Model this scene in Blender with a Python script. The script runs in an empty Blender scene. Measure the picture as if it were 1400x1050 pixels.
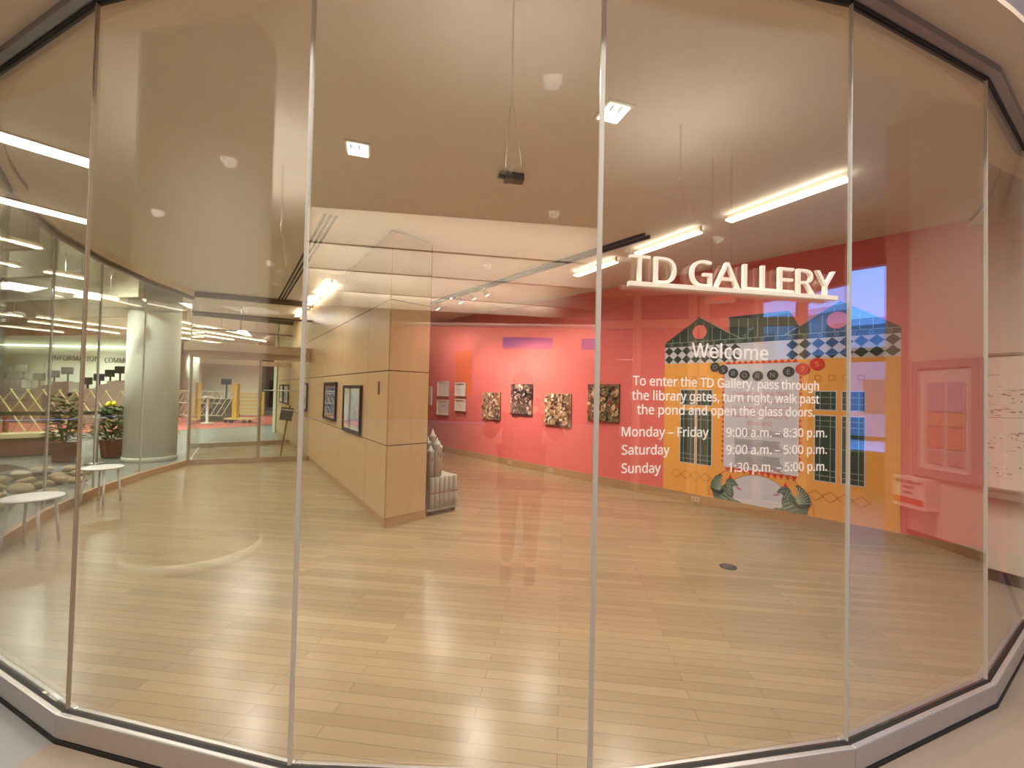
import bpy, bmesh, math, random
from mathutils import Vector, Matrix
random.seed(7)
C = bpy.context.scene.collection
PI = math.pi

# ------------------------------------------------------------------ camera
EYE = Vector((0, 0, 1.6))
cam_d = bpy.data.cameras.new('camera')
cam_d.sensor_fit = 'HORIZONTAL'; cam_d.sensor_width = 36.0
cam_d.lens = 585.75 / 1400 * 36.0
cam_d.clip_start = 0.02; cam_d.clip_end = 300
cam = bpy.data.objects.new('camera', cam_d); C.objects.link(cam)
RT = Vector((0.99974, -0.000457, 0.022765)); UP = Vector((-0.02277, -0.020079, 0.999539)); FW = Vector((0, 0.999798, 0.020084))
M3 = Matrix((RT, UP, -FW)).transposed()
cam.matrix_world = Matrix.Translation(EYE) @ M3.to_4x4()
bpy.context.scene.camera = cam
vs = bpy.context.scene.view_settings
vs.view_transform = 'Standard'; vs.look = 'None'; vs.gamma = 1.0; vs.use_curve_mapping = False
vs.exposure = 0.35

# ------------------------------------------------------------------ world (overcast blue winter sky)
W = bpy.data.worlds.new('world'); bpy.context.scene.world = W; W.use_nodes = True
bg = W.node_tree.nodes['Background']
bg.inputs['Color'].default_value = (0.14, 0.38, 1.0, 1); bg.inputs['Strength'].default_value = 3.6

# ------------------------------------------------------------------ area and spot lights, several added as unseen fill
def area(name, loc, size, power, color=(1, 0.86, 0.68), size_y=None, rot=(0, 0, 0), spread=PI):
    d = bpy.data.lights.new(name, 'AREA'); d.energy = power; d.color = color; d.size = size
    if size_y: d.shape = 'RECTANGLE'; d.size_y = size_y
    d.spread = spread
    o = bpy.data.objects.new(name, d); o.location = loc; o.rotation_euler = rot; C.objects.link(o); return o
WARM = (1.0, 0.88, 0.72); NEUT = (1.0, 0.94, 0.86); COOL = (0.90, 1.0, 0.88)
def downlight(name, loc, power, color=NEUT, angle=2.75, aim=None):  # plain spot lamp without a fitting; also serves added fill
    d = bpy.data.lights.new(name, 'SPOT'); d.energy = power; d.color = color; d.spot_size = angle; d.spot_blend = 1.0; d.shadow_soft_size = 0.06
    o = bpy.data.objects.new(name, d); o.location = loc
    if aim: o.rotation_euler = (Vector(aim) - Vector(loc)).to_track_quat('-Z', 'Y').to_euler()
    C.objects.link(o); return o
for x_, y_, p_ in ((0.4, 4.4, 120), (-0.4, 6.3, 130), (-2.4, 3.5, 140), (-3.9, 4.6, 150), (-3.7, 6.4, 150), (-5.0, 7.6, 110), (-1.3, 8.6, 130), (0.2, 2.5, 80), (-2.0, 10.2, 110), (1.5, 5.5, 120), (2.4, 5.0, 110), (0.5, 7.3, 90)):
    downlight('gallery_fill_spot', (x_, y_, 3.48), p_ * 1.1)  # added fill spots under the gallery ceiling, no fittings built
for x_, y_, p_ in ((-1.4, 0.9, 260), (0.0, 0.75, 200), (1.6, 0.9, 220), (3.4, 0.8, 130)):
    downlight('lobby_fill_spot', (x_, y_, 4.96), p_ * 1.4, (1.0, 0.95, 0.89), 2.2)  # added fill to brighten the lobby in front of the glass
downlight('lobby_fill_spot', (3.9, 0.9, 4.96), 230, (1.0, 0.95, 0.89), 1.3, (5.7, 2.3, 0.9))  # added fill aimed at the lobby right wall
downlight('library_fill_spot', (-7.7, 7.5, 3.85), 200, COOL)  # added fill on the front of the round column
for fx_, fy_ in ((-2.2, -5.9), (-2.6, -8.4), (-3.2, -11.4), (-3.4, -14.6)):
    area('baffle_lamp', (fx_, fy_, 6.1), 9.0, 125, NEUT, 0.3, (-0.75, 0, -0.215), 2.0)
area('back_wall_fill', (0.0, -17.6, 4.9), 12.0, 420, NEUT, 0.4, (-0.6, 0, 0))  # added fill, brightens the back wall for its reflection
for x_, y_ in ((-9, 8.2), (-11, 11.6), (-13, 9.2), (-15, 14), (-12, 16), (-16.8, 16.6), (-19, 16.2), (-10.3, 14.2), (-12.5, 21), (-15.2, 21)):
    downlight('library_fill_spot', (x_, y_, 3.28), 380, COOL)  # added library fill hung below the fins, no fittings
for x_, y_ in ((-7.3, 4.9), (-8.6, 6.0), (-9.6, 7.6), (-10.8, 9.6), (-12.0, 11.2), (-13.6, 13.2)):
    downlight('library_fin_fill', (x_, y_, 3.24), 34, COOL, 2.8, (x_ - .1, y_ + 1.2, 3.45))  # added fill on the fin faces, in place of linear light glow
area('vestibule_lamp', (-6.3, 10.4, 3.45), 1.0, 40, NEUT)
area('corridor_lamp', (-15.5, 29.0, 3.8), 3.0, 90, COOL)
area('window_daylight', (8.9, -1.8, 3.2), 5.4, 150, (0.35, 0.6, 1.0), 1.4, (0, PI / 2, PI))

# ------------------------------------------------------------------ materials
def lin(c):
    out = []
    for v in c[:3]:
        v = v / 255.0
        out.append(v / 12.92 if v <= 0.04045 else ((v + 0.055) / 1.055) ** 2.4)
    return tuple(out) + (1.0,)
MATS = {}
def mat(name, rgb, rough=0.6, metal=0.0, var=0.06, scale=8.0, stretch=(1, 1, 1), coat=0.0, bump=0.0, spec=0.5):
    if name in MATS: return MATS[name]
    m = bpy.data.materials.new(name); m.use_nodes = True; nt = m.node_tree
    b = nt.nodes['Principled BSDF']
    b.inputs['Roughness'].default_value = rough; b.inputs['Metallic'].default_value = metal
    b.inputs['Specular IOR Level'].default_value = spec
    if coat: b.inputs['Coat Weight'].default_value = coat; b.inputs['Coat Roughness'].default_value = 0.1
    tc = nt.nodes.new('ShaderNodeTexCoord'); mp = nt.nodes.new('ShaderNodeMapping'); mp.inputs['Scale'].default_value = stretch
    nz = nt.nodes.new('ShaderNodeTexNoise'); nz.inputs['Scale'].default_value = scale; nz.inputs['Detail'].default_value = 4
    nt.links.new(tc.outputs['Object'], mp.inputs['Vector']); nt.links.new(mp.outputs['Vector'], nz.inputs['Vector'])
    mx = nt.nodes.new('ShaderNodeMix'); mx.data_type = 'RGBA'
    c = lin(rgb)
    mx.inputs['A'].default_value = tuple(max(0, v * (1 - var * 2)) for v in c[:3]) + (1,)
    mx.inputs['B'].default_value = tuple(min(1, v * (1 + var * 2)) for v in c[:3]) + (1,)
    nt.links.new(nz.outputs['Fac'], mx.inputs['Factor']); nt.links.new(mx.outputs['Result'], b.inputs['Base Color'])
    if bump:
        bp = nt.nodes.new('ShaderNodeBump'); bp.inputs['Strength'].default_value = bump; bp.inputs['Distance'].default_value = 0.01
        nt.links.new(nz.outputs['Fac'], bp.inputs['Height']); nt.links.new(bp.outputs['Normal'], b.inputs['Normal'])
    MATS[name] = m; return m
def emit(name, rgb, strength):
    if name in MATS: return MATS[name]
    m = bpy.data.materials.new(name); m.use_nodes = True; nt = m.node_tree; nt.nodes.clear()
    o = nt.nodes.new('ShaderNodeOutputMaterial'); e = nt.nodes.new('ShaderNodeEmission')
    e.inputs['Color'].default_value = lin(rgb); e.inputs['Strength'].default_value = strength
    nt.links.new(e.outputs[0], o.inputs[0]); MATS[name] = m; return m
def glass_mat(name, ior, tint):
    m = bpy.data.materials.new(name); m.use_nodes = True; nt = m.node_tree; nt.nodes.clear()
    o = nt.nodes.new('ShaderNodeOutputMaterial'); mix = nt.nodes.new('ShaderNodeMixShader')
    tr = nt.nodes.new('ShaderNodeBsdfTransparent'); gl = nt.nodes.new('ShaderNodeBsdfGlossy')
    fr = nt.nodes.new('ShaderNodeFresnel'); ge = nt.nodes.new('ShaderNodeNewGeometry'); mm = nt.nodes.new('ShaderNodeMix')
    mm.inputs['A'].default_value = ior; mm.inputs['B'].default_value = 1.0 / ior
    nt.links.new(ge.outputs['Backfacing'], mm.inputs['Factor']); nt.links.new(mm.outputs['Result'], fr.inputs['IOR'])
    tr.inputs['Color'].default_value = tint; gl.inputs['Roughness'].default_value = 0.0; gl.inputs['Color'].default_value = (1, 1, 1, 1)
    nt.links.new(fr.outputs[0], mix.inputs[0]); nt.links.new(tr.outputs[0], mix.inputs[1]); nt.links.new(gl.outputs[0], mix.inputs[2])
    nt.links.new(mix.outputs[0], o.inputs[0]); MATS[name] = m; return m
def plank_mat(name, ca, cb, ang, rough, w=0.075, l=1.1):
    m = bpy.data.materials.new(name); m.use_nodes = True; nt = m.node_tree; b = nt.nodes['Principled BSDF']
    tc = nt.nodes.new('ShaderNodeTexCoord'); mp = nt.nodes.new('ShaderNodeMapping'); mp.inputs['Rotation'].default_value = (0, 0, ang)
    br = nt.nodes.new('ShaderNodeTexBrick'); br.offset = 0.37; br.inputs['Scale'].default_value = 1.0
    br.inputs['Brick Width'].default_value = l; br.inputs['Row Height'].default_value = w; br.inputs['Mortar Size'].default_value = 0.0014
    br.inputs['Color1'].default_value = lin(ca); br.inputs['Color2'].default_value = lin(cb)
    br.inputs['Mortar'].default_value = lin([v * 0.62 for v in ca]); br.inputs['Bias'].default_value = 0.0
    nz = nt.nodes.new('ShaderNodeTexNoise'); nz.inputs['Scale'].default_value = 3.0; nz.inputs['Detail'].default_value = 6
    m2 = nt.nodes.new('ShaderNodeMapping'); m2.inputs['Rotation'].default_value = (0, 0, ang); m2.inputs['Scale'].default_value = (1.2, 16, 1)
    mx = nt.nodes.new('ShaderNodeMix'); mx.data_type = 'RGBA'; mx.blend_type = 'MULTIPLY'; mx.inputs['Factor'].default_value = 0.2
    cr = nt.nodes.new('ShaderNodeValToRGB'); cr.color_ramp.elements[0].position = 0.3; cr.color_ramp.elements[0].color = (0.62, 0.58, 0.5, 1); cr.color_ramp.elements[1].position = 0.65
    L = nt.links
    L.new(tc.outputs['Object'], mp.inputs[0]); L.new(mp.outputs[0], br.inputs[0]); L.new(tc.outputs['Object'], m2.inputs[0]); L.new(m2.outputs[0], nz.inputs[0])
    L.new(nz.outputs['Fac'], cr.inputs[0]); L.new(br.outputs['Color'], mx.inputs['A']); L.new(cr.outputs[0], mx.inputs['B']); L.new(mx.outputs['Result'], b.inputs['Base Color'])
    b.inputs['Roughness'].default_value = rough; MATS[name] = m; return m

MAPLE = plank_mat('maple_planks', (162, 141, 107), (145, 124, 92), 0.122, 0.23)
WHITE = mat('white_paint', (222, 208, 186), 0.75, var=0.02)
CEIL = mat('ceiling_paint', (232, 224, 210), 0.8, var=0.02)
LCEIL = mat('lobby_ceiling_paint', (232, 222, 206), 0.8, var=0.02)
SOFF = mat('soffit_paint', (222, 204, 182), 0.8, var=0.015)
PINK = mat('pink_paint', (230, 112, 107), 0.6, var=0.03, scale=2.0, stretch=(1, 1, .3))
WOOD = mat('maple_veneer', (200, 168, 122), 0.38, var=0.05, scale=5, stretch=(4, 4, 0.35))
WOOD_G = mat('groove_dark', (74, 54, 36), 0.8)
SKIRT = mat('skirting_wood', (176, 138, 96), 0.5, var=0.05, scale=6)
BRDK = mat('dark_bronze', (116, 98, 78), 0.45, 0.5)
STEEL = mat('brushed_steel', (196, 192, 188), 0.36, 0.75, var=0.04, scale=20, stretch=(1, 1, 12))
ALU = mat('aluminium', (160, 158, 160), 0.42, 0.9, var=0.03)
BRONZE = mat('bronze_steel', (186, 166, 138), 0.4, 0.75, var=0.05, scale=4)
BLACK = mat('black_gasket', (16, 14, 13), 0.6)
BLK = mat('black_plastic', (24, 24, 26), 0.45)
SILI = mat('silicone_joint', (186, 182, 172), 0.35, var=0.02)
SILD = mat('tan_joint', (150, 134, 112), 0.4, var=0.02)
SIGN = mat('cream_acrylic', (244, 236, 220), 0.45, var=0.01)
VINYL = mat('white_vinyl', (246, 243, 236), 0.6, var=0.01)
BULK = mat('bulkhead_dimmed', (128, 118, 120), 0.8, var=.02)  # dim light on the bulkhead face put into a darker colour
STONE = mat('beige_stone', (138, 122, 106), 0.4, var=0.04, scale=3)
CARPET = mat('grey_carpet', (126, 122, 122), 0.9, var=0.08, scale=60)
GREYF = mat('grey_floor', (126, 125, 121), 0.35, var=0.05, scale=3)
RED = mat('red_carpet', (196, 104, 92), 0.9, var=0.06, scale=30)
COLW = mat('column_white', (214, 214, 204), 0.85, var=0.02)
LWALL = mat('library_wall', (226, 226, 206), 0.8, var=0.02)
YEL = mat('yellow_paint', (236, 190, 60), 0.5, var=0.04)
PALEY = mat('pale_lattice', (226, 206, 140), 0.5, var=0.04)
TERRA = mat('terracotta', (150, 84, 56), 0.7, var=0.06)
REDW = mat('red_wood', (128, 62, 40), 0.5, var=0.08, scale=4, stretch=(1, 1, 6))
BENCH = mat('bench_top', (226, 206, 160), 0.5, var=0.04)
LEAF = mat('leaf', (56, 78, 34), 0.5, var=0.25, scale=30)
LEAF2 = mat('leaf_light', (98, 112, 48), 0.5, var=0.2, scale=30)
FLOWER = mat('flower_yellow', (240, 214, 40), 0.5)
SOIL = mat('soil', (60, 44, 34), 0.95)
ROCK = mat('river_rock', (176, 150, 116), 0.75, var=0.2, scale=6, bump=0.3)
WATER = mat('pond_water', (70, 72, 66), 0.06, var=0.1)
STOOLW = mat('stool_white', (226, 226, 220), 0.4, var=0.02)
TUBE = emit('fluorescent_tube', (255, 246, 226), 6.0)
TUBE2 = emit('fluorescent_tube_warm', (255, 240, 210), 9.0)
TUBE3 = emit('fluorescent_tube_bright', (255, 244, 224), 8.0)
SPOT = emit('spot_lens', (255, 244, 228), 25.0)
ORANGE = mat('mural_orange', (238, 168, 78), 0.6, var=0.02)
DGREEN = mat('mural_green', (44, 64, 58), 0.6, var=0.06)
MGREEN = mat('mural_griffin_green', (94, 112, 96), 0.6, var=0.15, scale=20)
LGREEN = mat('mural_pale_green', (158, 176, 156), 0.6)
MWHITE = mat('mural_white', (206, 204, 214), 0.6, var=0.02)
MRED = mat('mural_red', (214, 52, 48), 0.6)
MDARK = mat('mural_dark', (58, 58, 60), 0.6)
MLINE = mat('mural_brown_line', (190, 116, 40), 0.6)
MGREY = mat('mural_text_grey', (120, 116, 128), 0.6)
PAPER = mat('paper', (226, 216, 204), 0.8, var=0.03)
GLASS = glass_mat('clear_glass', 1.95, (0.97, 0.97, 0.95, 1))
GLASS3 = glass_mat('sky_dimming_glass', 1.45, (0.75, 0.42, 0.45, 1))  # tint added to dim the sky seen through the back windows
GLASS4 = glass_mat('low_glare_glass', 1.28, (0.97, 0.985, 0.965, 1))
GLASS2 = glass_mat('thin_glass', 1.45, (0.95, 0.975, 0.95, 1))

# ------------------------------------------------------------------ mesh helpers
class MB:
    def __init__(s): s.bm = bmesh.new(); s.mats = []
    def mi(s, m):
        if m is None: return 0
        if m not in s.mats: s.mats.append(m)
        return s.mats.index(m)
    def quad(s, pts, m=None):
        vs_ = [s.bm.verts.new(p) for p in pts]; f = s.bm.faces.new(vs_); f.material_index = s.mi(m); return s
    def box(s, c, d, rz=0, m=None, mtx=None):
        T = mtx if mtx is not None else Matrix.Translation(c) @ Matrix.Rotation(rz, 4, 'Z')
        r = bmesh.ops.create_cube(s.bm, size=1.0, matrix=T @ Matrix.Diagonal((d[0], d[1], d[2], 1)))
        k = s.mi(m)
        for f in {f for v in r['verts'] for f in v.link_faces}: f.material_index = k
        return s
    def prism(s, poly, z0, z1, m=None):
        n = len(poly); a = sum(poly[i][0] * poly[(i + 1) % n][1] - poly[(i + 1) % n][0] * poly[i][1] for i in range(n))
        if a < 0: poly = poly[::-1]
        lo = [s.bm.verts.new((p[0], p[1], z0)) for p in poly]; hi = [s.bm.verts.new((p[0], p[1], z1)) for p in poly]
        k = s.mi(m); fs = [s.bm.faces.new(hi), s.bm.faces.new(lo[::-1])]
        for i in range(n): fs.append(s.bm.faces.new((lo[i], lo[(i + 1) % n], hi[(i + 1) % n], hi[i])))
        for f in fs: f.material_index = k
        return s
    def bar(s, a, b, w, h=None, m=None, up=Vector((0, 0, 1))):
        a = Vector(a); b = Vector(b); h = h or w; d = (b - a); L = d.length; d.normalize()
        if abs(d.dot(up)) > 0.999: up = Vector((1, 0, 0))
        x = d; y = up.cross(x).normalized(); z = x.cross(y)
        T = Matrix.Translation((a + b) / 2) @ Matrix((x, y, z)).transposed().to_4x4()
        return s.box(None, (L, w, h), m=m, mtx=T)
    def tube(s, a, b, r, m=None, r2=None, n=12):
        a = Vector(a); b = Vector(b); d = b - a; q = d.to_track_quat('Z', 'Y').to_matrix().to_4x4()
        rr = bmesh.ops.create_cone(s.bm, cap_ends=True, segments=n, radius1=r, radius2=r if r2 is None else r2, depth=d.length, matrix=Matrix.Translation((a + b) / 2) @ q)
        k = s.mi(m)
        for f in {f for v in rr['verts'] for f in v.link_faces}: f.material_index = k; f.smooth = len(f.verts) == 4
        return s
    def lathe(s, c, prof, m=None, n=28):
        k = s.mi(m); rings = []
        for r, z in prof:
            rings.append([s.bm.verts.new((c[0] + r * math.cos(2 * PI * i / n), c[1] + r * math.sin(2 * PI * i / n), c[2] + z)) for i in range(n)])
        for a, b in zip(rings, rings[1:]):
            for i in range(n):
                f = s.bm.faces.new((a[i], a[(i + 1) % n], b[(i + 1) % n], b[i])); f.material_index = k; f.smooth = True
        f = s.bm.faces.new(rings[-1]); f.material_index = k
        f = s.bm.faces.new(rings[0][::-1]); f.material_index = k
        return s
    def ball(s, c, r, m=None, sc=(1, 1, 1), sub=2, jit=0.0, rnd=random):
        rr = bmesh.ops.create_icosphere(s.bm, subdivisions=sub, radius=r, matrix=Matrix.Translation(c) @ Matrix.Diagonal((*sc, 1)))
        k = s.mi(m)
        for v in rr['verts']:
            if jit: v.co += Vector((rnd.uniform(-jit, jit), rnd.uniform(-jit, jit), rnd.uniform(-jit, jit)))
        for f in {f for v in rr['verts'] for f in v.link_faces}: f.material_index = k; f.smooth = True
        return s
    def obj(s, name, m=None, parent=None, bevel=0.0):
        if m is not None: s.mats = [m] + [x for x in s.mats if x is not m] if not s.mats else s.mats
        me = bpy.data.meshes.new(name); s.bm.normal_update(); s.bm.to_mesh(me); s.bm.free()
        for x in (s.mats or [m]): me.materials.append(x)
        o = bpy.data.objects.new(name, me); C.objects.link(o)
        if parent is not None:
            o.parent = parent; o.matrix_parent_inverse = Matrix.Translation(-parent.location) if parent.type == 'EMPTY' and parent.rotation_euler.z == 0 else parent.matrix_basis.inverted()
        if bevel:
            b = o.modifiers.new('bevel', 'BEVEL'); b.width = bevel; b.segments = 2; b.limit_method = 'ANGLE'
        return o
def tag(o, label, cat, group=None):
    o['label'] = label; o['category'] = cat
    if group: o['group'] = group
    return o
def thing(name, label, cat, loc, group=None):
    o = bpy.data.objects.new(name, None); C.objects.link(o); o.location = loc; o.empty_display_size = 0.1
    return tag(o, label, cat, group)
def struct(o):
    o['kind'] = 'structure'; return o
def dup(root, loc, label=None, group=None, rz=None):
    r = root.copy(); C.objects.link(r); r.location = loc
    if rz is not None: r.rotation_euler = (0, 0, rz)
    if label: r['label'] = label
    if group: r['group'] = group
    for ch in list(root.children):
        c = ch.copy(); C.objects.link(c); c.parent = r
        for g in ch.children:
            d = g.copy(); C.objects.link(d); d.parent = c
    return r
def V2(p, z=0.0): return Vector((p[0], p[1], z))

# ------------------------------------------------------------------ plan of the place
CX, CY, RR, TURN, PH = -0.11697, 7.49111, 5.82591, 0.202239, 0.0776525
def J(j, r=RR):
    a = PH + TURN * (j - 3); return Vector((CX + r * math.sin(a), CY - r * math.cos(a), 0))
SILL, HEAD, CEILZ = 0.12, 3.384, 3.5
LEFT = [J(-2), Vector((-5.42, 5.02, 0)), Vector((-5.90, 6.10, 0)), Vector((-6.24, 7.25, 0)), Vector((-6.475, 8.607, 0))]
DA, DB = Vector((-6.475, 8.607, 0)), Vector((-4.468, 9.497, 0))      # inner door line
OA, OB = Vector((-8.02, 11.07, 0)), Vector((-6.18, 12.38, 0))        # outer door line
PA, PB = Vector((-2.044, 11.664, 0)), Vector((4.78, 4.324, 0))       # pink wall line
PD = (PB - PA).normalized(); PN = Vector((-abs(PD.y), -abs(PD.x), 0)).normalized()
WA_, WB_ = Vector((-1.442, 4.988, 0)), Vector((-4.468, 9.497, 0))    # veneer wall line
WD = (WB_ - WA_).normalized(); WN = Vector((-WD.y, WD.x, 0)); WN = WN if WN.x < 0 else -WN   # towards the left bay
ER = Vector((0.6997, 0.7144, 0))                                      # along the near end of the veneer wall
LA, LB = Vector((6.062, 1.798, 0)), Vector((4.68, 3.46, 0))          # lobby right wall line
LD = (LB - LA).normalized(); LN = Vector((-LD.y, LD.x, 0)); LN = LN if LN.x < 0 else -LN
def pw(s, z, off=0.0): return PA + PD * s + PN * off + Vector((0, 0, z))
def ww(t, z, off=0.0): return WA_ + WD * t + WN * off + Vector((0, 0, z))
def lw(s, z, off=0.0): return LA + LD * s + LN * off + Vector((0, 0, z))

# ------------------------------------------------------------------ floors
poly = [J(j, RR - 0.02) for j in range(-2, 8)] + [pw(10.5, 0), pw(-2.4, 0), ww(9.3, 0), OB, OA] + LEFT[::-1][:-1]
struct(MB().prism([(p.x, p.y) for p in poly], -0.1, 0.0).obj('floor', MAPLE))
struct(MB().prism([(-2.03, -19), (9.2, -19), (9.2, 4.5), (-2.03, 4.5)], -0.2, -0.006).obj('floor_lobby', STONE))
struct(MB().prism([(-26, -19), (-2.03, -19), (-2.03, 4.5), (-2.03, 33), (-26, 33)], -0.2, -0.006).obj('floor_library', GREYF))
struct(MB().prism([(-17.5, 10.9), (-11.7, 15.3), (-10.3, 17.7), (-9.4, 24), (-18, 24), (-22, 17.9)], -0.005, 0.004).obj('floor_red_carpet', RED))

# ------------------------------------------------------------------ ceilings, soffit, lobby shell
cp = [J(j, RR + 0.0) for j in range(-2, 8)] + [pw(10.7, 0, -.2), pw(-2.6, 0, -.2), ww(9.5, 0), OB, OA] + LEFT[::-1][:-1]
struct(MB().prism([(p.x, p.y) for p in cp], CEILZ, CEILZ + 0.12).obj('ceiling', CEIL))
arc = [Vector((CX + 6.03 * math.sin(a), CY - 6.03 * math.cos(a), 0)) for a in [PH - 1.02 + i * 2.12 / 72 for i in range(73)]]
inner = [J(j, RR - 0.03) for j in range(-2, 8)]
m = MB()
k = m.mi(SOFF)
ring_i = [Vector((CX + 5.72 * math.sin(a), CY - 5.72 * math.cos(a), 0)) for a in [PH - 1.02 + i * 2.12 / 72 for i in range(73)]]
for i in range(72):
    a, b, c, d = ring_i[i], ring_i[i + 1], arc[i + 1], arc[i]
    m.prism([(p.x, p.y) for p in (a, b, c, d)], 3.43, 3.46, SOFF); m.prism([(p.x, p.y) for p in (a, b, c, d)], 3.46, 5.0, BULK)
struct(m.obj('trim_7'))
RL = [(-4.75, -4.25), (-11.6, -17.4)]; RR_ = [(2.4, -5.53), (3.6, -17.4)]      # recess with the deep baffles
struct(MB().prism([(-26, -19), (-11.6, -19), (-11.6, -17.4), RL[0], (-4.75, 4.2), (-26, 4.2)], 5.0, 5.1).obj('ceiling_lobby', LCEIL))
struct(MB().prism([RL[0], RR_[0], RR_[1], (3.6, -19), (9.2, -19), (9.2, 4.6), (-4.75, 4.6)], 5.0, 5.1).obj('ceiling_lobby_front', LCEIL))
struct(MB().prism([(-11.6, -19), (3.6, -19), (3.6, -17.4), (-11.6, -17.4)], 5.0, 5.1).obj('ceiling_lobby_back', LCEIL))
struct(MB().prism([RL[1], RR_[1], RR_[0], RL[0]], 6.2, 6.3).obj('ceiling_lobby_recess', WHITE))
m = MB()
for (a, b) in ((RL[0], RR_[0]), (RL[0], RL[1]), (RR_[0], RR_[1]), (RL[1], RR_[1])): m.bar((*a, 5.6), (*b, 5.6), 0.06, 1.2)
struct(m.obj('trim_8', WHITE))
struct(MB().prism([(-26, 4.2), (-4.0, 4.2), (-4.0, 9.6), (-2, 33), (-26, 33)], 3.9, 4.0).obj('ceiling_library', CEIL))
struct(MB().box((-15, 4.25, 4.5), (22, 0.1, 1.2)).obj('trim_9', CEIL))
m = MB(); m.box((-8.4, -19.05, 1.95), (35.4, 0.1, 3.9)); m.box((-8.4, -19.05, 5.45), (35.4, 0.1, 1.9))
for x0, x1 in ((-26.1, -1.5), (1.1, 2.6), (4.8, 9.3)): m.box(((x0 + x1) / 2, -19.05, 4.2), (x1 - x0, 0.1, 0.6))
struct(m.obj('wall_back', mat('back_wall', (206, 120, 104), .8, var=.02)))
struct(MB().box((1.6, -19.05, 4.2), (6.4, 0.02, 0.6)).obj('window_21', GLASS3))
struct(MB().box((-26.05, 7.0, 3.2), (0.1, 52, 6.4)).obj('wall_west', mat('west_wall', (120, 112, 100), .8)))
struct(MB().box((-20.2, 18.06, 1.95), (11.7, 0.12, 3.9)).obj('wall_library', LWALL))
struct(MB().box((-16.4, 24.06, 1.95), (4.6, 0.12, 3.9)).obj('wall_library_far', LWALL))
struct(MB().box((-14, 33.05, 1.95), (24, 0.1, 3.9)).obj('wall_north', mat('corridor_blue', (120, 134, 138), 0.7)))
struct(MB().box((-8.46, 24.2, 1.95), (0.1, 17.8, 3.9)).obj('wall_corridor', LWALL))

# lobby right wall with its dark baseboard, running from the glass ring back to the entrance bay
w0, w1 = lw(-0.02, 0), lw(2.62, 0)
n2 = -LN * 0.2
struct(MB().prism([(p.x, p.y) for p in (w0, w1, w1 + n2, w0 + n2)], 0, 5.0).obj('wall_right', mat('lobby_wall', (208, 194, 174), 0.75, var=0.02)))
b0, b1 = lw(-0.02, 0, 0.012), lw(2.6, 0, 0.012)
q0, q1 = lw(-0.02, 0, 0.001), lw(2.6, 0, 0.001)
struct(MB().prism([(p.x, p.y) for p in (b0, b1, q1, q0)], 0, 0.1).obj('baseboard_right', mat('dark_base', (44, 32, 28), 0.6)))
# entrance bay: side wall and glazed facade to the right of the lobby
struct(MB().box((7.6, 1.73, 2.5), (3.1, 0.27, 5.0)).obj('wall_entrance', mat('entrance_wall', (176, 140, 128), 0.75, var=0.02)))
fac = MB()
FX = 9.0
ys = [1.5, 0.2, -1.1, -2.4, -3.7, -5.0]
fac.box((FX, -12.0, 2.5), (0.2, 14.0, 5.0)); fac.box((FX, -1.75, 4.5), (0.2, 6.5, 1.0)); fac.box((FX, -1.75, 0.35), (0.2, 6.5, 0.7))
fac.box((FX, -3.1, 1.6), (0.2, 3.8, 1.9)); fac.box((FX, -0.5, 2.42), (0.2, 4.0, 0.25))
for y in ys: fac.box((FX, y, 2.4), (0.16, 0.12, 3.4))
struct(fac.obj('wall_east', mat('facade_frame', (120, 104, 96), 0.7, var=0.02)))
struct(MB().box((FX, -1.75, 2.35), (0.02, 6.4, 3.3)).obj('window_20', GLASS2))
# outdoors beyond the entrance glazing
struct(MB().box((35, -4, -0.3), (50, 80, 0.2)).obj('ground_outside', mat('snow', (190, 200, 214), 0.8, var=0.03)))
def house(x, y, w, h, label):
    t = thing('house', label, 'building', (x, y, 0))
    MB().box((x, y, h / 2), (6, w, h)).obj('wall', mat('house_stone', (150, 160, 172), 0.8), t)
    for i in range(int(w // 2)):
        for kk in range(int(h // 3)):
            MB().box((x - 3.02, y - w / 2 + 1.2 + i * 2, 1.8 + kk * 3), (0.06, 1.0, 1.5)).obj('window', mat('house_pane', (60, 74, 96), 0.2), t)
    MB().prism([(x - 3.3, y - w / 2 - .3), (x + 3.3, y - w / 2 - .3), (x + 3.3, y + w / 2 + .3), (x - 3.3, y + w / 2 + .3)], h, h + 0.3).obj('roof', mat('house_roof', (210, 220, 235), 0.7), t)
house(26, -12.5, 9, 6.2, 'pale stone house across the street, mirrored low in the entrance windows')
house(27, -1.5, 8, 5.0, 'lower stone house nearer the lobby corner, mirrored in the glass')

# ------------------------------------------------------------------ glass ring
for j in range(-2, 7):
    a, b = J(j), J(j + 1); d = (b - a).normalized(); n = Vector((d.y, -d.x, 0))
    a2, b2 = a + d * 0.0035, b - d * 0.0035
    o = struct(MB().prism([(p.x, p.y) for p in (a2, b2, b2 + n * -0.012, a2 + n * -0.012)], SILL, HEAD).obj('window_%d' % (j + 3), GLASS))
    # silicone joint on the right end of the pane
    w = {2: 0.018, 1: 0.012}.get(j, 0.007)
    q = J(j + 1); rad = (q - Vector((CX, CY, 0))).normalized(); tn = Vector((-rad.y, rad.x, 0))
    jo = MB().prism([(p.x, p.y) for p in (q - tn * w / 2 + rad * 0.002, q + tn * w / 2 + rad * 0.002, q + tn * w / 2 - rad * 0.013, q - tn * w / 2 - rad * 0.013)], SILL, HEAD).obj('joint', SILI if j > 0 else SILD, o)
def ring_prism(mb, r0, r1, z0, z1, m=None):
    for j in range(-2, 7):
        mb.prism([(p.x, p.y) for p in (J(j, r0), J(j + 1, r0), J(j + 1, r1), J(j, r1))], z0, z1, m)
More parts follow.
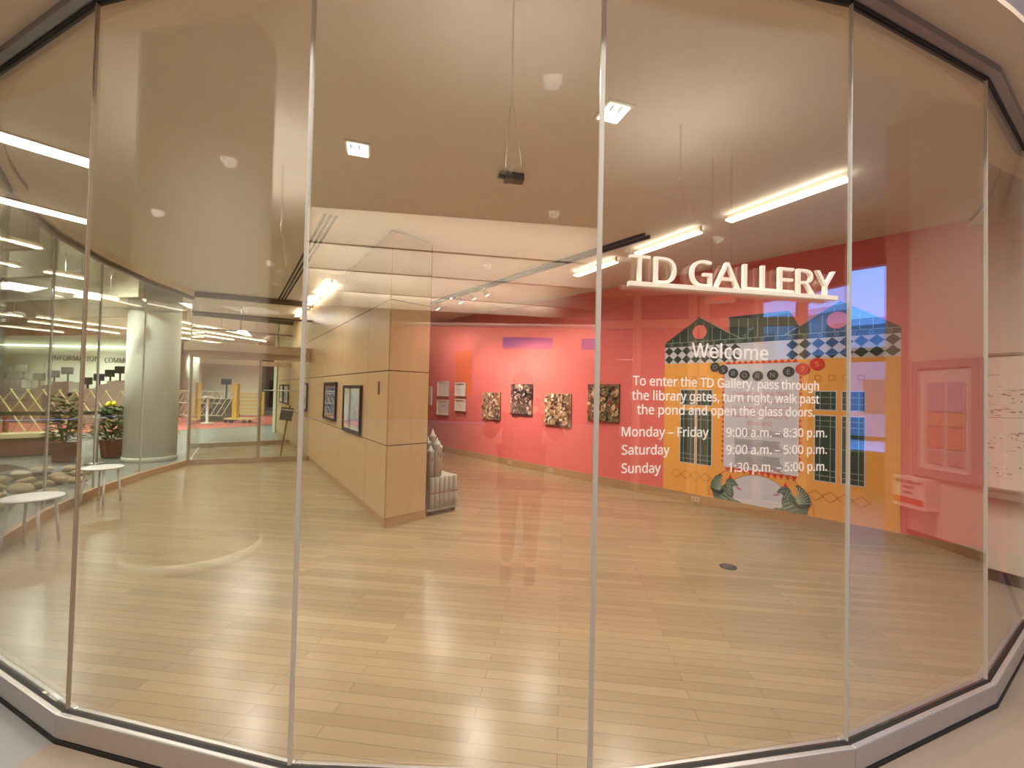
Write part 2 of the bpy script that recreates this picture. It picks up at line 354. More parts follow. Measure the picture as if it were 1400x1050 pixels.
m = MB(); ring_prism(m, RR + 0.012, RR + 0.036, 0.012, 0.116); ring_prism(m, RR - 0.05, RR - 0.022, 0.0, 0.10); struct(m.obj('trim_1', STEEL, bevel=0.006))
m = MB(); ring_prism(m, RR - 0.022, RR + 0.012, 0.0, 0.108); ring_prism(m, RR + 0.028, RR + 0.04, -0.006, 0.012); struct(m.obj('trim_2', BLACK))
m = MB(); ring_prism(m, RR - 0.02, RR + 0.008, HEAD, 3.428); struct(m.obj('trim_3', BLACK))
m = MB(); ring_prism(m, RR + 0.008, RR + 0.05, 3.392, 3.430); struct(m.obj('trim_4', ALU))

# left glazing between gallery and library
for i in range(4):
    a, b = LEFT[i], LEFT[i + 1]; d = (b - a).normalized(); n = Vector((-d.y, d.x, 0))
    o = struct(MB().bar(a + d * .006 + Vector((0, 0, 1.71)), b - d * .006 + Vector((0, 0, 1.71)), 0.012, 3.18).obj('window_%d' % (i + 10), GLASS4))
    MB().box((b.x, b.y, 1.71), (0.02, 0.02, 3.18)).obj('joint', SILI, o)
m = MB(); h = MB()
for i in range(4):
    a, b = LEFT[i], LEFT[i + 1]
    m.bar(a + Vector((0, 0, .055)), b + Vector((0, 0, .055)), 0.06, 0.11)
    h.bar(a + Vector((0, 0, 3.35)), b + Vector((0, 0, 3.35)), 0.06, 0.055)
struct(m.obj('baseboard_left', SKIRT)); struct(h.obj('trim_5', BRDK))
m = MB()
for i in range(4):
    a, b = LEFT[i], LEFT[i + 1]; m.bar(a + Vector((0, 0, 3.45)), b + Vector((0, 0, 3.45)), 0.1, 0.12)
struct(m.obj('trim_6', CEIL))

# ------------------------------------------------------------------ glass doors at the end of the gallery
def door_wall(A, B, name, posts, canopy):
    d = (B - A).normalized(); L = (B - A).length
    at = lambda s, z: A + d * s + Vector((0, 0, z))
    r = bpy.data.objects.new(name, None); C.objects.link(r); r.location = A; struct(r)
    MB().bar(at(0, 1.14), at(L, 1.14), 0.012, 2.08).obj('door_pane', GLASS2, r)
    MB().bar(at(0, 0.055), at(L, 0.055), 0.05, 0.11).obj('bottom_rail', BRONZE, r)
    MB().bar(at(0, 2.24), at(L, 2.24), 0.07, 0.13).obj('top_rail', BRONZE, r)
    for s in posts: MB().bar(at(s, 0.1), at(s, 2.2), 0.035, 0.035).obj('stile', BRONZE, r)
    MB().bar(at(0, 2.70), at(L, 2.70), 0.012, 0.74).obj('transom_pane', GLASS2, r)
    MB().bar(at(0, 3.08), at(L, 3.08), 0.05, 0.04).obj('transom_rail', BRDK, r)
    MB().bar(at(0, 3.44), at(L, 3.44), 0.1, 0.10).obj('header', BRDK, r)
    return r, at, d
r, at, d = door_wall(DA, DB, 'door_1', [0.02, 1.23], True)
m = MB(); m.tube(at(1.3, 1.53) + Vector((.03, -.05, 0)), at(2.05, 1.53) + Vector((.03, -.05, 0)), 0.012); m.tube(at(1.33, 1.53), at(1.33, 1.53) + Vector((.03, -.05, 0)), 0.01); m.tube(at(2.0, 1.53), at(2.0, 1.53) + Vector((.03, -.05, 0)), 0.01)
m.obj('door_handle', STEEL, r)
nd = Vector((d.y, -d.x, 0))
can = thing('door_canopy', 'curved bronze steel canopy band over the glass doors', 'canopy', tuple(at(1.1, 2.3)))
m = MB(); pts = [at(-0.1 + 2.35 * i / 12, 2.39) + nd * (0.02 + 0.16 * math.sin(PI * i / 12)) for i in range(13)]
for a, b in zip(pts, pts[1:]): m.bar(a, b + (b - a) * .02, 0.05, 0.16)
m.obj('band', BRONZE, can)
r, at2, d2 = door_wall(OA, OB, 'door_2', [1.33], False)
struct(MB().bar(DA + Vector((-.03, .05, 1.75)), OA + Vector((0, 0, 1.75)), 0.012, 3.4).obj('window_14', GLASS2))

# ------------------------------------------------------------------ veneer partition
T_END = 12.5
c0, c1 = ww(0, 0, -0.012), ww(T_END, 0, -0.012)
e0 = WA_ + ER * 0.575 - WD * -0.012; back = ER * 0.563
core = MB().prism([(p.x, p.y) for p in (c0 + WD * .012, c1, c1 + back, c0 + back + WD * .012)], 0.0, 3.45)
core = struct(core.obj('wall_left', WOOD_G))
rows = [(0.105, 0.940), (0.952, 1.820), (1.832, 2.654), (2.666, 3.46)]
cols = [(0.012, 0.866), (0.874, 2.41), (2.418, 3.926), (3.934, 5.44), (5.448, 6.95), (6.958, 8.46), (8.468, 9.97), (9.978, 12.5)]
for t0, t1 in cols:
    for z0, z1 in rows:
        a, b = ww(t0, 0, 0.0), ww(t1, 0, 0.0); n = -WN * 0.012
        MB().prism([(p.x, p.y) for p in (a, b, b + n, a + n)], z0, z1).obj('panel', WOOD, core)
a, b = ww(0.0, 0, -.004), ww(T_END, 0, -.004); MB().prism([(p.x, p.y) for p in (a, b, b - WN * .01, a - WN * .01)], 0, 0.10).obj('plinth', SKIRT, core)
e = WA_; f = WA_ + ER * 0.575
for z0, z1 in rows:
    MB().prism([(p.x, p.y) for p in (e + ER * .014, f - ER * .014, f + WD * .012 - ER * .014, e + WD * .012 + ER * .014)], z0, z1).obj('panel', WOOD, core)
    g0, g1 = f + WD * .012, f + WD * T_END
    MB().prism([(p.x, p.y) for p in (g0, g1, g1 - back.normalized() * .012, g0 - back.normalized() * .012)], z0, z1).obj('panel', WOOD, core)
MB().prism([(p.x, p.y) for p in (e + WD * .004, f + WD * .004, f + WD * .012, e + WD * .012)], 0, 0.10).obj('plinth', SKIRT, core)

a, b = ww(8.6, 0, 0), ww(T_END, 0, 0)
struct(MB().prism([(p.x, p.y) for p in (a, b, b + back, a + back)], 3.455, 3.9).obj('trim_10', WHITE))
# ------------------------------------------------------------------ pink wall, end walls
a, b = pw(-2.6, 0), pw(10.55, 0)
struct(MB().prism([(p.x, p.y) for p in (a, b, b - PN * .15, a - PN * .15)], 0, 3.6).obj('wall_pink', PINK))
a, b = pw(-2.4, 0, .018), pw(10.45, 0, .018)
struct(MB().prism([(p.x, p.y) for p in (a, b, b - PN * .017, a - PN * .017)], 0, 0.14).obj('baseboard_pink', SKIRT))
a = pw(-2.4, 0); b = ww(9.2, 0, -.58)
struct(MB().bar((a.x, a.y, 1.75), (b.x, b.y, 1.75), 0.1, 3.5).obj('wall_end', PINK))
a = J(7); b = pw(10.5, 0)
struct(MB().bar((a.x + .03, a.y + .03, 1.75), (b.x, b.y, 1.75), 0.08, 3.5).obj('wall_corner', PINK))

# ------------------------------------------------------------------ text helper
FONT = None
try:
    FONT = bpy.data.fonts.load(bpy.utils.system_resource('DATAFILES', path='fonts') + '/NotoSansHebrew-Regular.woff2')
except Exception:
    FONT = None
def cap_height():
    cu = bpy.data.curves.new('cap', 'FONT'); cu.body = 'H'; cu.size = 1.0
    if FONT: cu.font = FONT
    to = bpy.data.objects.new('cap', cu); C.objects.link(to); bpy.context.view_layer.update()
    me = bpy.data.meshes.new_from_object(to.evaluated_get(bpy.context.evaluated_depsgraph_get()))
    h_ = max(v.co.y for v in me.vertices) - min(v.co.y for v in me.vertices)
    bpy.data.objects.remove(to); bpy.data.curves.remove(cu); bpy.data.meshes.remove(me); return h_
CAP = cap_height()
def text_mesh(name, body, mtx, width=None, height=None, m=None, parent=None, ext=0.0, off=0.0, align='LEFT', bold=0.0):
    """flat or extruded lettering: local x runs along the line, y up; scaled to a width / cap height; mtx puts it in place"""
    cu = bpy.data.curves.new(name, 'FONT'); cu.body = body; cu.size = 1.0
    if FONT: cu.font = FONT
    cu.offset = off; cu.resolution_u = 3; cu.extrude = 0.0
    to = bpy.data.objects.new(name + '_tmp', cu); C.objects.link(to)
    bpy.context.view_layer.update()
    me = bpy.data.meshes.new_from_object(to.evaluated_get(bpy.context.evaluated_depsgraph_get()))
    bpy.data.objects.remove(to); bpy.data.curves.remove(cu)
    xs = [v.co.x for v in me.vertices]; ysv = [v.co.y for v in me.vertices]
    cap = CAP
    sy = (height / cap) if height else 1.0
    sx = (width / (max(xs) - min(xs))) if width else sy
    if not height: sy = sx
    x0 = min(xs)
    if align == 'CENTER': x0 = (min(xs) + max(xs)) / 2
    for v in me.vertices: v.co = Vector(((v.co.x - x0) * sx, v.co.y * sy, 0))
    if ext:
        bm = bmesh.new(); bm.from_mesh(me)
        bmesh.ops.remove_doubles(bm, verts=bm.verts, dist=1e-6)
        r_ = bmesh.ops.extrude_face_region(bm, geom=list(bm.faces))
        bmesh.ops.translate(bm, verts=[g for g in r_['geom'] if isinstance(g, bmesh.types.BMVert)], vec=(0, 0, ext))
        bmesh.ops.recalc_face_normals(bm, faces=bm.faces)
        bm.to_mesh(me); bm.free()
    if bold:      # heavier strokes: the outline repeated a hair to each side
        bm = bmesh.new(); bm.from_mesh(me); base = list(bm.faces)
        for dx, dy in ((bold, 0), (-bold, 0), (0, bold), (0, -bold)):
            r_ = bmesh.ops.duplicate(bm, geom=base); bmesh.ops.translate(bm, verts=[g for g in r_['geom'] if isinstance(g, bmesh.types.BMVert)], vec=(dx, dy, 0.00004 * (1 + (dx > 0) + 2 * (dy > 0))))
        bm.to_mesh(me); bm.free()
    me.transform(mtx); me.materials.clear(); me.materials.append(m)
    o = bpy.data.objects.new(name, me); C.objects.link(o)
    if parent is not None:
        o.parent = parent; o.matrix_parent_inverse = Matrix.Translation(-parent.location)
    return o
def frame_mtx(origin, xdir, ndir):
    x = Vector(xdir).normalized(); z = Vector(ndir).normalized(); y = z.cross(x)
    T = Matrix((x, y, z)).transposed().to_4x4(); T.translation = origin; return T

# ------------------------------------------------------------------ sign and lettering on the glass
GA, GB = J(3), J(4); GD = (GB - GA).normalized(); GN = Vector((GD.y, -GD.x, 0))     # GN points at the lobby
def gp(u, z, off=0.0): return GA + GD * u + GN * off + Vector((0, 0, z))
sign = thing('gallery_sign', 'raised cream capital letters standing on a thin bar, fixed to the glass', 'sign', tuple(gp(0.6, 2.03)))
for ch, u0, u1 in [('T', .115, .203), ('D', .222, .317), ('G', .380, .477), ('A', .487, .605), ('L', .621, .695), ('L', .706, .776), ('E', .789, .862), ('R', .879, .966), ('Y', .972, 1.070)]:
    text_mesh('letter', ch, frame_mtx(gp(u0, 2.049, 0.012), GD, GN), u1 - u0, 0.107, SIGN, sign, ext=0.015, off=0.0)
MB().bar(gp(.112, 2.040, .023), gp(1.074, 2.040, .023), 0.024, 0.018).obj('bar', SIGN, sign)
for u in (.2, .6, 1.0): MB().tube(gp(u, 2.040, 0.001), gp(u, 2.040, .02), 0.006).obj('standoff', STEEL, sign)
def gtext(name, body, u0, u1, z, cap, parent, off=0.0, bold=0.0009):
    return text_mesh(name, body, frame_mtx(gp(u0, z, 0.0012), GD, GN), u1 - u0, cap, VINYL, parent, off=off, bold=bold)
t = thing('welcome_heading', 'white vinyl word Welcome on the glass under the raised sign', 'lettering', tuple(gp(.58, 1.76)))
gtext('word', 'Welcome', .406, .762, 1.763, .058, t)
t = thing('directions_lettering', 'three lines of white vinyl directions to the gallery, on the glass', 'lettering', tuple(gp(.58, 1.56)))
gtext('text_line', 'To enter the TD Gallery, pass through', .150, 1.015, 1.641, .037, t)
gtext('text_line', 'the library gates, turn right, walk past', .146, 1.017, 1.583, .037, t)
gtext('text_line', 'the pond and open the glass doors.', .169, .994, 1.526, .037, t)
t = thing('opening_hours_lettering', 'white vinyl opening hours for each day, lowest block of glass lettering', 'lettering', tuple(gp(.58, 1.29)))
for body, u0, u1, z in [('Monday – Friday', .106, .486, 1.437), ('Saturday', .108, .312, 1.365), ('Sunday', .108, .275, 1.292)]:
    gtext('day', body, u0, u1, z, .037, t)
for body, u0, u1, z in [('9:00 a.m. – 8:30 p.m.', .569, 1.058, 1.437), ('9:00 a.m. – 5:00 p.m.', .570, 1.058, 1.365), ('1:30 p.m. – 5:00 p.m.', .582, 1.059, 1.292)]:
    gtext('hours', body, u0, u1, z, .037, t)

# ------------------------------------------------------------------ mural on the pink wall
def flat(mb, pts, off, m=None, th=0.002):
    """thin printed shape on the pink wall from (s, z) points"""
    n = len(pts); a = sum(pts[i][0] * pts[(i + 1) % n][1] - pts[(i + 1) % n][0] * pts[i][1] for i in range(n))
    if a < 0: pts = pts[::-1]
    fr = [mb.bm.verts.new(pw(s, z, off + th)) for s, z in pts]; f = mb.bm.faces.new(fr); f.material_index = mb.mi(m)
    bk = [mb.bm.verts.new(pw(s, z, off)) for s, z in pts]
    for i in range(n):
        g = mb.bm.faces.new((fr[i], bk[i], bk[(i + 1) % n], fr[(i + 1) % n])); g.material_index = mb.mi(m)
    return mb
def rect(mb, s0, z0, s1, z1, off, m=None): return flat(mb, [(s0, z0), (s1, z0), (s1, z1), (s0, z1)], off, m)
def stroke(mb, p, q, w, off, m=None):
    dx, dz = q[0] - p[0], q[1] - p[1]; L = math.hypot(dx, dz); nx, nz = -dz / L * w / 2, dx / L * w / 2
    return flat(mb, [(p[0] + nx, p[1] + nz), (p[0] - nx, p[1] - nz), (q[0] - nx, q[1] - nz), (q[0] + nx, q[1] + nz)], off, m)
def disc(cs, cz, rs, rz=None, n=24): return [(cs + rs * math.cos(2 * PI * i / n), cz + (rz or rs) * math.sin(2 * PI * i / n)) for i in range(n)]
S0, S1, SM = 6.585, 9.39, 7.985
mu = thing('wall_mural', 'orange palace facade mural with green gabled roof on the pink wall', 'mural', tuple(pw(SM, 0.14)))
o1 = 0.002
MB_ = MB; rect(m := MB(), S0, 0.14, S1, 2.11, o1).obj('orange_wall', ORANGE, mu)
roof = MB()
flat(roof, [(S0, 2.37), (S1, 2.37), (S1, 2.44), (8.83, 2.812), (8.42, 2.53), (8.30, 2.755), (7.55, 2.755), (7.55, 2.52), (7.132, 2.80), (S0, 2.44)], o1, DGREEN)
for i in range(1, 23):
    s = S0 + (S1 - S0) * i / 23
    top = 2.74 if 7.5 < s < 8.35 else (2.44 + max(0, .36 - abs(s - (7.13 if s < 8 else 8.83)) * .66))
    stroke(roof, (s, 2.44), (s, top - .03), 0.007, o1 + .003, LGREEN)
stroke(roof, (S0, 2.435), (S1, 2.435), 0.008, o1 + .004, LGREEN)
stroke(roof, (7.132, 2.795), (7.72, 2.43), 0.008, o1 + .0045, LGREEN); stroke(roof, (8.83, 2.805), (8.24, 2.43), 0.008, o1 + .0045, LGREEN)
for i in range(17): 
    s = S0 + .1 + i * .163
    flat(roof, disc(s, 2.405, .022, n=12), o1 + .004, LGREEN); flat(roof, disc(s, 2.405, .016, n=12), o1 + .0065, DGREEN)
roof.obj('roof', None, mu)
for s in (7.133, 8.81): flat(MB(), disc(s, 2.575, .105), o1 + .006).obj('round_window', mat('mural_pink', (240, 120, 116), .6), mu)
fz = MB(); rect(fz, S0, 2.11, S1, 2.37, o1, MWHITE)
nd_ = 20; dw = (S1 - S0) / nd_
for i in range(nd_):
    if 8 <= i <= 11: continue
    for r_ in range(2):
        cs, cz = S0 + dw * (i + .5), 2.11 + .065 + .13 * r_
        flat(fz, [(cs - dw / 2, cz), (cs, cz - .065), (cs + dw / 2, cz), (cs, cz + .065)], o1 + .002, DGREEN)
fz.obj('diamond_frieze', None, mu)
pb = MB(); rect(pb, 7.50, 0.61, 8.42, 2.075, o1 + .003, MWHITE)
po = pb.obj('poster', None, mu)
def pennant(pts):
    flat(MB(), pts, o1 + .004).obj('pennant', MRED, mu)
for i in range(12):
    s = 7.52 + i * .0745
    pennant([(s, 2.075), (s + .07, 2.075), (s + .035, 2.125)]); pennant([(s, .61), (s + .035, .54), (s + .07, .61)])
for i in range(20):
    z = .66 + i * .07
    pennant([(7.50, z), (7.50, z + .06), (7.465, z + .03)]); pennant([(8.42, z), (8.455, z + .03), (8.42, z + .06)])
TM = lambda s, z, off: frame_mtx(pw(s, z, off), PD, PN)
for body, z in [('Celebrating the 75th', 1.63), ('Anniversary of the', 1.53), ('Osborne Collection of', 1.43), ("Early Children's", 1.33), ('Books!', 1.23)]:
    text_mesh('title_line', body, TM(7.96, z, o1 + .0065), .30 if body == 'Books!' else .68, .058, mat('mural_title_red', (206, 120, 130), .6), mu, align='CENTER')
tl = MB()
for i in range(28):
    z = 1.15 - i * .0185 - (.04 if i > 4 else 0) - (.04 if i > 13 else 0)
    if z < .64: break
    rect(tl, 7.65, z, 7.65 + (.60 if i not in (4, 13, 25) else .3) * (0.96 + .04 * math.sin(i * 7)), z + .007, o1 + .005)
tl.obj('small_print', MGREY, mu)
chars = 'OSBORNE75'; ring = [(7.367, 2.04), (7.482, 2.00), (7.62, 1.945), (7.77, 1.915), (7.935, 1.905), (8.115, 1.915), (8.30, 1.955), (8.455, 1.985), (8.61, 2.045)]
for ch, (s, z) in zip(chars, ring):
    dg = ch in '75'
    d_ = flat(MB(), disc(s, z, .078 if dg else .068), o1 + .008).obj('letter_disc', MRED if dg else MDARK, mu)
    text_mesh('character', ch, TM(s, z - .032, o1 + .0125), None, .064, YEL if dg else LGREEN, d_, align='CENTER')
for s0, s1, z0, z1 in [(6.860, 7.075, .60, 1.39), (7.119, 7.325, .60, 1.39), (8.593, 8.80, .60, 1.40), (8.866, 9.072, .60, 1.40), (6.860, 7.075, 1.48, 1.70), (7.119, 7.325, 1.48, 1.70), (8.593, 8.80, 1.48, 1.70), (8.866, 9.072, 1.48, 1.70)]:
    w_ = MB(); rect(w_, s0 - .012, z0 - .012, s1 + .012, z1 + .012, o1 + .002, MWHITE); rect(w_, s0, z0, s1, z1, o1 + .004, DGREEN)
    for s in (s0 + .05, s1 - .05): stroke(w_, (s, z0), (s, z1), .007, o1 + .0065, LGREEN)
    for z in ([z0 + .06, z0 + .13, (z0 + z1) / 2, z1 - .13, z1 - .06] if z1 - z0 > .4 else [z0 + .07, z1 - .07]): stroke(w_, (s0, z), (s1, z), .007, o1 + .007, LGREEN)
    w_.obj('window', None, mu)
for s in (6.80, 6.93, 7.06, 7.19, 8.62, 8.76, 8.90, 9.04):
    sq = MB()
    for p, q in [((s - .03, 1.84), (s + .03, 1.84)), ((s + .03, 1.84), (s + .03, 1.90)), ((s + .03, 1.90), (s - .03, 1.90)), ((s - .03, 1.90), (s - .03, 1.84))]: stroke(sq, p, q, .007, o1 + .003)
    sq.obj('small_square', MLINE, mu)

for base in (6.80, 8.60):
    for i in range(4):
        s = base + i * .15; z = .41; dc = MB()
        for p, q in [((s - .085, z), (s, z + .065)), ((s, z + .065), (s + .085, z)), ((s + .085, z), (s, z - .065)), ((s, z - .065), (s - .085, z))]: stroke(dc, p, q, .006, o1 + .003)
        dc.obj('diamond_outline', MLINE, mu)
DCX = 7.945
flat(MB(), [(DCX - .42, .14)] + [(DCX + .42 * math.cos(PI - PI * i / 24), .16 + .39 * math.sin(PI * i / 24)) for i in range(25)] + [(DCX + .42, .14)], o1 + .003).obj('arched_door', MWHITE, mu)
ar = MB()
for r_, rz_ in ((.645, .52), (.425, .395)):
    pp = [(DCX + r_ * math.cos(PI - PI * i / 28), .16 + rz_ * math.sin(PI * i / 28)) for i in range(29)]
    for p, q in zip(pp, pp[1:]): stroke(ar, p, q, .008, o1 + .0055)
ar.obj('arch_line', MLINE, mu)
def griffin(cs, sx, dz):
    X = lambda pts: [(cs + sx * x, dz + z) for x, z in pts]
    g = MB()
    flat(g, X([(-.17, .15), (-.19, .24), (-.13, .31), (-.05, .33), (-.01, .37), (.0, .42), (.03, .45), (.075, .46), (.115, .44), (.155, .385), (.16, .36), (.135, .37), (.105, .365), (.085, .34), (.10, .29), (.105, .24), (.09, .19), (.12, .17), (.19, .155), (.20, .14), (-.16, .14)]), o1 + .009, MGREEN)
    for p, q in [((.0, .40), (.05, .30)), ((.03, .41), (.075, .31)), ((-.04, .25), (.08, .16)), ((-.02, .22), (.14, .15)), ((-.09, .2), (.02, .15)), ((.06, .4), (.11, .385)), ((.02, .3), (.09, .26)), ((.01, .27), (.08, .22))]:
        a, b = X([p, q]); stroke(g, a, b, .009, o1 + .0115, LGREEN)
    go = g.obj('griffin', None, mu)
    wv = MB()
    flat(wv, X([(-.02, .26), (-.075, .33), (-.085, .42), (-.05, .49), (-.085, .505), (-.10, .485), (-.13, .47), (-.16, .44), (-.185, .40), (-.205, .36), (-.21, .31), (-.205, .26), (-.15, .22), (-.08, .20)]), o1 + .013, DGREEN)
    for i in range(8):
        a_ = 1.65 + i * .2
        a, b = X([(-.06 + .02 * math.cos(a_), .26 + .02 * math.sin(a_)), (-.06 + .15 * math.cos(a_), .28 + .2 * math.sin(a_))]); stroke(wv, a, b, .011, o1 + .0155, LGREEN)
    wo = wv.obj('wing', None, go)
    tn = MB(); a, b = X([(.13, .35), (.20, .325)]); stroke(tn, a, b, .008, o1 + .0115); flat(tn, X([(.03, .45), (.06, .52), (.085, .46)]), o1 + .0115)
    to = tn.obj('tongue', MRED, go)
griffin(7.54, 1, 0.0); griffin(8.34, -1, 0.0)

# ------------------------------------------------------------------ pictures
def collage(parent, at, w, h, pal, seed, n=46, off=0.0, name='picture'):
    """a printed picture: ground colour plus many small painted shapes; at(x, y, off) -> world"""
    rnd = random.Random(seed); mb = MB()
    def poly_(pts, o_, m_):
        f = mb.bm.faces.new([mb.bm.verts.new(at(x, y, o_)) for x, y in pts]); f.material_index = mb.mi(m_)
    ms = [mat('pic_%d_%d_%d' % c, c, .5, var=.12, scale=25) for c in pal]
    poly_([(0, 0), (w, 0), (w, h), (0, h)], off, ms[0])
    for i in range(n):
        cx, cy = rnd.uniform(.04, .96) * w, rnd.uniform(.04, .96) * h
        r = rnd.uniform(.05, .2) * w * (1.2 - .95 * i / n) * (1.0 if n < 60 else .8); k_ = rnd.choice([5, 6, 7, 9]); ph = rnd.uniform(0, 6); st = rnd.uniform(.3, 1.0); rot = rnd.uniform(0, 3)
        pts = []
        for q in range(k_):
            a = ph + 2 * PI * q / k_; x, y = r * math.cos(a) * rnd.uniform(.6, 1.2), r * st * math.sin(a) * rnd.uniform(.6, 1.2)
            x, y = x * math.cos(rot) - y * math.sin(rot), x * math.sin(rot) + y * math.cos(rot)
            pts.append((min(max(cx + x, .005), w - .005), min(max(cy + y, .005), h - .005)))
        hullc = (sum(p[0] for p in pts) / k_, sum(p[1] for p in pts) / k_)
        pts.sort(key=lambda p: math.atan2(p[1] - hullc[1], p[0] - hullc[0]))
        if len(set(pts)) == k_: poly_(pts, off + .0002 * (i + 1), rnd.choice(ms))
    return mb.obj(name, None, parent)
def wall_picture(name, label, cat, org, xd, nd, w, h, pal, seed, frame=None, fw=.03, depth=.03, mount=None, group=None, n=46, glass=False):
    t = thing(name, label, cat, tuple(org), group)
    xd = Vector(xd).normalized(); nd = Vector(nd).normalized()
    at = lambda x, y, o: org + xd * x + Vector((0, 0, y)) + nd * o
    def slab(x0, y0, x1, y1, o0, o1_, nm, m_):
        mb = MB(); cs = [at(x, y, o) for o in (o0, o1_) for x, y in ((x0, y0), (x1, y0), (x1, y1), (x0, y1))]
        v = [mb.bm.verts.new(c) for c in cs]
        for idx in [(0, 1, 2, 3), (4, 5, 6, 7), (0, 1, 5, 4), (1, 2, 6, 5), (2, 3, 7, 6), (3, 0, 4, 7)]: mb.bm.faces.new([v[i] for i in idx])
        bmesh.ops.recalc_face_normals(mb.bm, faces=mb.bm.faces); return mb.obj(nm, m_, t)
    bd = depth - (.012 if frame else .003)
    slab(0, 0, w, h, .001, bd, 'backing', PAPER if mount else BLK)
    px = fw if frame else 0.0
    if mount: px += mount
    collage(t, lambda x, y, o: at(x + px, y + px, o), w - 2 * px, h - 2 * px, pal, seed, n, bd + .0005)
    if frame:
        mb = MB()
        for x0, y0, x1, y1 in [(0, 0, w, fw), (0, h - fw, w, h), (0, fw, fw, h - fw), (w - fw, fw, w, h - fw)]:
            cs = [at(x, y, o) for o in (.001, depth + .008) for x, y in ((x0, y0), (x1, y0), (x1, y1), (x0, y1))]
            v = [mb.bm.verts.new(c) for c in cs]
            for idx in [(0, 1, 2, 3), (4, 5, 6, 7), (0, 1, 5, 4), (1, 2, 6, 5), (2, 3, 7, 6), (3, 0, 4, 7)]: mb.bm.faces.new([v[i] for i in idx])
        bmesh.ops.recalc_face_normals(mb.bm, faces=mb.bm.faces); mb.obj('frame', frame, t)
    if glass: slab(fw, fw, w - fw, h - fw, depth - .002, depth, 'glass', GLASS)
    return t
BROWN = [(150, 116, 88), (70, 52, 44), (200, 168, 128), (52, 38, 36), (120, 60, 46), (176, 150, 118), (226, 206, 180), (98, 84, 70)]
PALE = [(190, 152, 120), (120, 84, 62), (222, 190, 152), (240, 226, 204), (84, 70, 60), (170, 110, 80), (206, 170, 130), (96, 96, 92)]
DARK = [(96, 70, 66), (50, 36, 40), (140, 110, 96), (36, 28, 32), (130, 54, 50), (176, 140, 120), (220, 196, 180), (74, 74, 92)]
TAN = [(178, 146, 110), (120, 98, 78), (150, 122, 92), (210, 176, 134), (64, 52, 46), (196, 160, 116), (60, 50, 60), (236, 222, 200)]
GREENB = [(130, 104, 76), (82, 84, 58), (168, 140, 104), (58, 44, 36), (150, 64, 48), (190, 158, 118), (104, 108, 76), (216, 186, 140)]
for s0, s1, z0, z1, pal, sd, lb in [(2.01, 2.65, .965, 1.60, PALE, 3, 'smallest unframed brown painting with white shapes, leftmost of four on the pink wall'),
                                    (3.00, 3.66, 1.125, 1.79, DARK, 11, 'dark red and brown unframed painting hung high, second on the pink wall'),
                                    (4.03, 4.70, .965, 1.605, TAN, 23, 'tan unframed painting hung low, third of four on the pink wall'),
                                    (5.10, 5.765, 1.12, 1.79, GREENB, 37, 'green and brown unframed painting beside the mural, nearest of four')]:
    wall_picture('painting', lb, 'painting', pw(s0, z0), PD, PN, s1 - s0, z1 - z0, pal, sd, group='unframed paintings on the pink wall', n=240)
SK = [(232, 220, 210), (150, 130, 120), (206, 190, 180), (232, 220, 210), (170, 110, 96)]
for s0, s1, z0, z1, sd, lb in [(.09, .60, 1.46, 1.865, 5, 'white framed print at upper left of the four by the orange panel'), (.08, .60, .965, 1.37, 6, 'white framed print at lower left of the four by the orange panel'),
                               (.91, 1.355, 1.48, 1.826, 7, 'white framed print over the bottom of the tall orange panel'), (.92, 1.37, 1.107, 1.413, 8, 'white framed print just below the tall orange panel'),
                               (-.55, -.20, 1.20, 1.72, 9, 'white framed print half hidden by the veneer wall end')]:
    wall_picture('framed_print', lb, 'picture', pw(s0, z0, .012 if s0 > .8 else 0), PD, PN, s1 - s0, z1 - z0, SK, sd, frame=mat('white_frame', (232, 220, 208), .5), fw=.03, depth=.04, mount=.1, group='small framed prints on the pink wall', n=7)
t = thing('orange_panel', 'tall plain orange panel on the far pink wall behind two prints', 'panel', tuple(pw(.87, 1.5)))
rect(MB(), .87, 1.47, 1.53, 2.63, .001).obj('board', mat('orange_board', (236, 104, 44), .6, var=.03), t)
BLUEP = [(176, 196, 230), (140, 170, 220), (206, 214, 230), (110, 134, 190), (190, 190, 196), (226, 232, 240)]  # blue map print, made bluer to paint in the window reflection
GREYP = [(200, 196, 184), (60, 58, 54), (226, 222, 210), (110, 106, 100), (30, 30, 30), (180, 176, 166)]
for t0, t1, z0, z1, pal, sd, lb in [(1.08, 2.12, .965, 1.653, BLUEP, 51, 'black framed blue map picture with window reflection painted in, nearest the veneer wall end'),
                                    (2.66, 3.68, 1.045, 1.712, BLUEP, 52, 'black framed picture with blue window reflection painted in, further along the veneer wall beside the switch'),
                                    (5.68, 6.54, 1.07, 1.71, GREYP, 53, 'black framed grey picture on the veneer wall just past the glass doors'),
                                    (9.1, 10.25, 1.10, 1.69, GREYP, 54, 'black framed picture at right of the pair beyond the doors'),
                                    (10.5, 11.5, 1.10, 1.69, GREYP, 55, 'black framed picture at left of the pair, farthest along the veneer wall')]:
    wall_picture('framed_picture', lb, 'picture', ww(t1, z0), -WD, WN, t1 - t0, z1 - z0, pal, sd, frame=BLK, fw=.045, depth=.03, mount=.05, group='black framed pictures on the veneer wall', n=26, glass=sd < 53)
tag(MB().bar(ww(3.80, 1.10, .006), ww(3.88, 1.10, .006), .012, .13).obj('light_switch', BLK), 'small dark switch plate on the veneer wall under blue picture', 'switch')
tag(MB().bar(ww(.32, 1.62, .006), ww(.36, 1.62, .006), .014, .16).obj('access_plate', mat('grey_metal', (120, 110, 100), .4, .6)), 'narrow metal plate near the veneer wall end', 'plate')
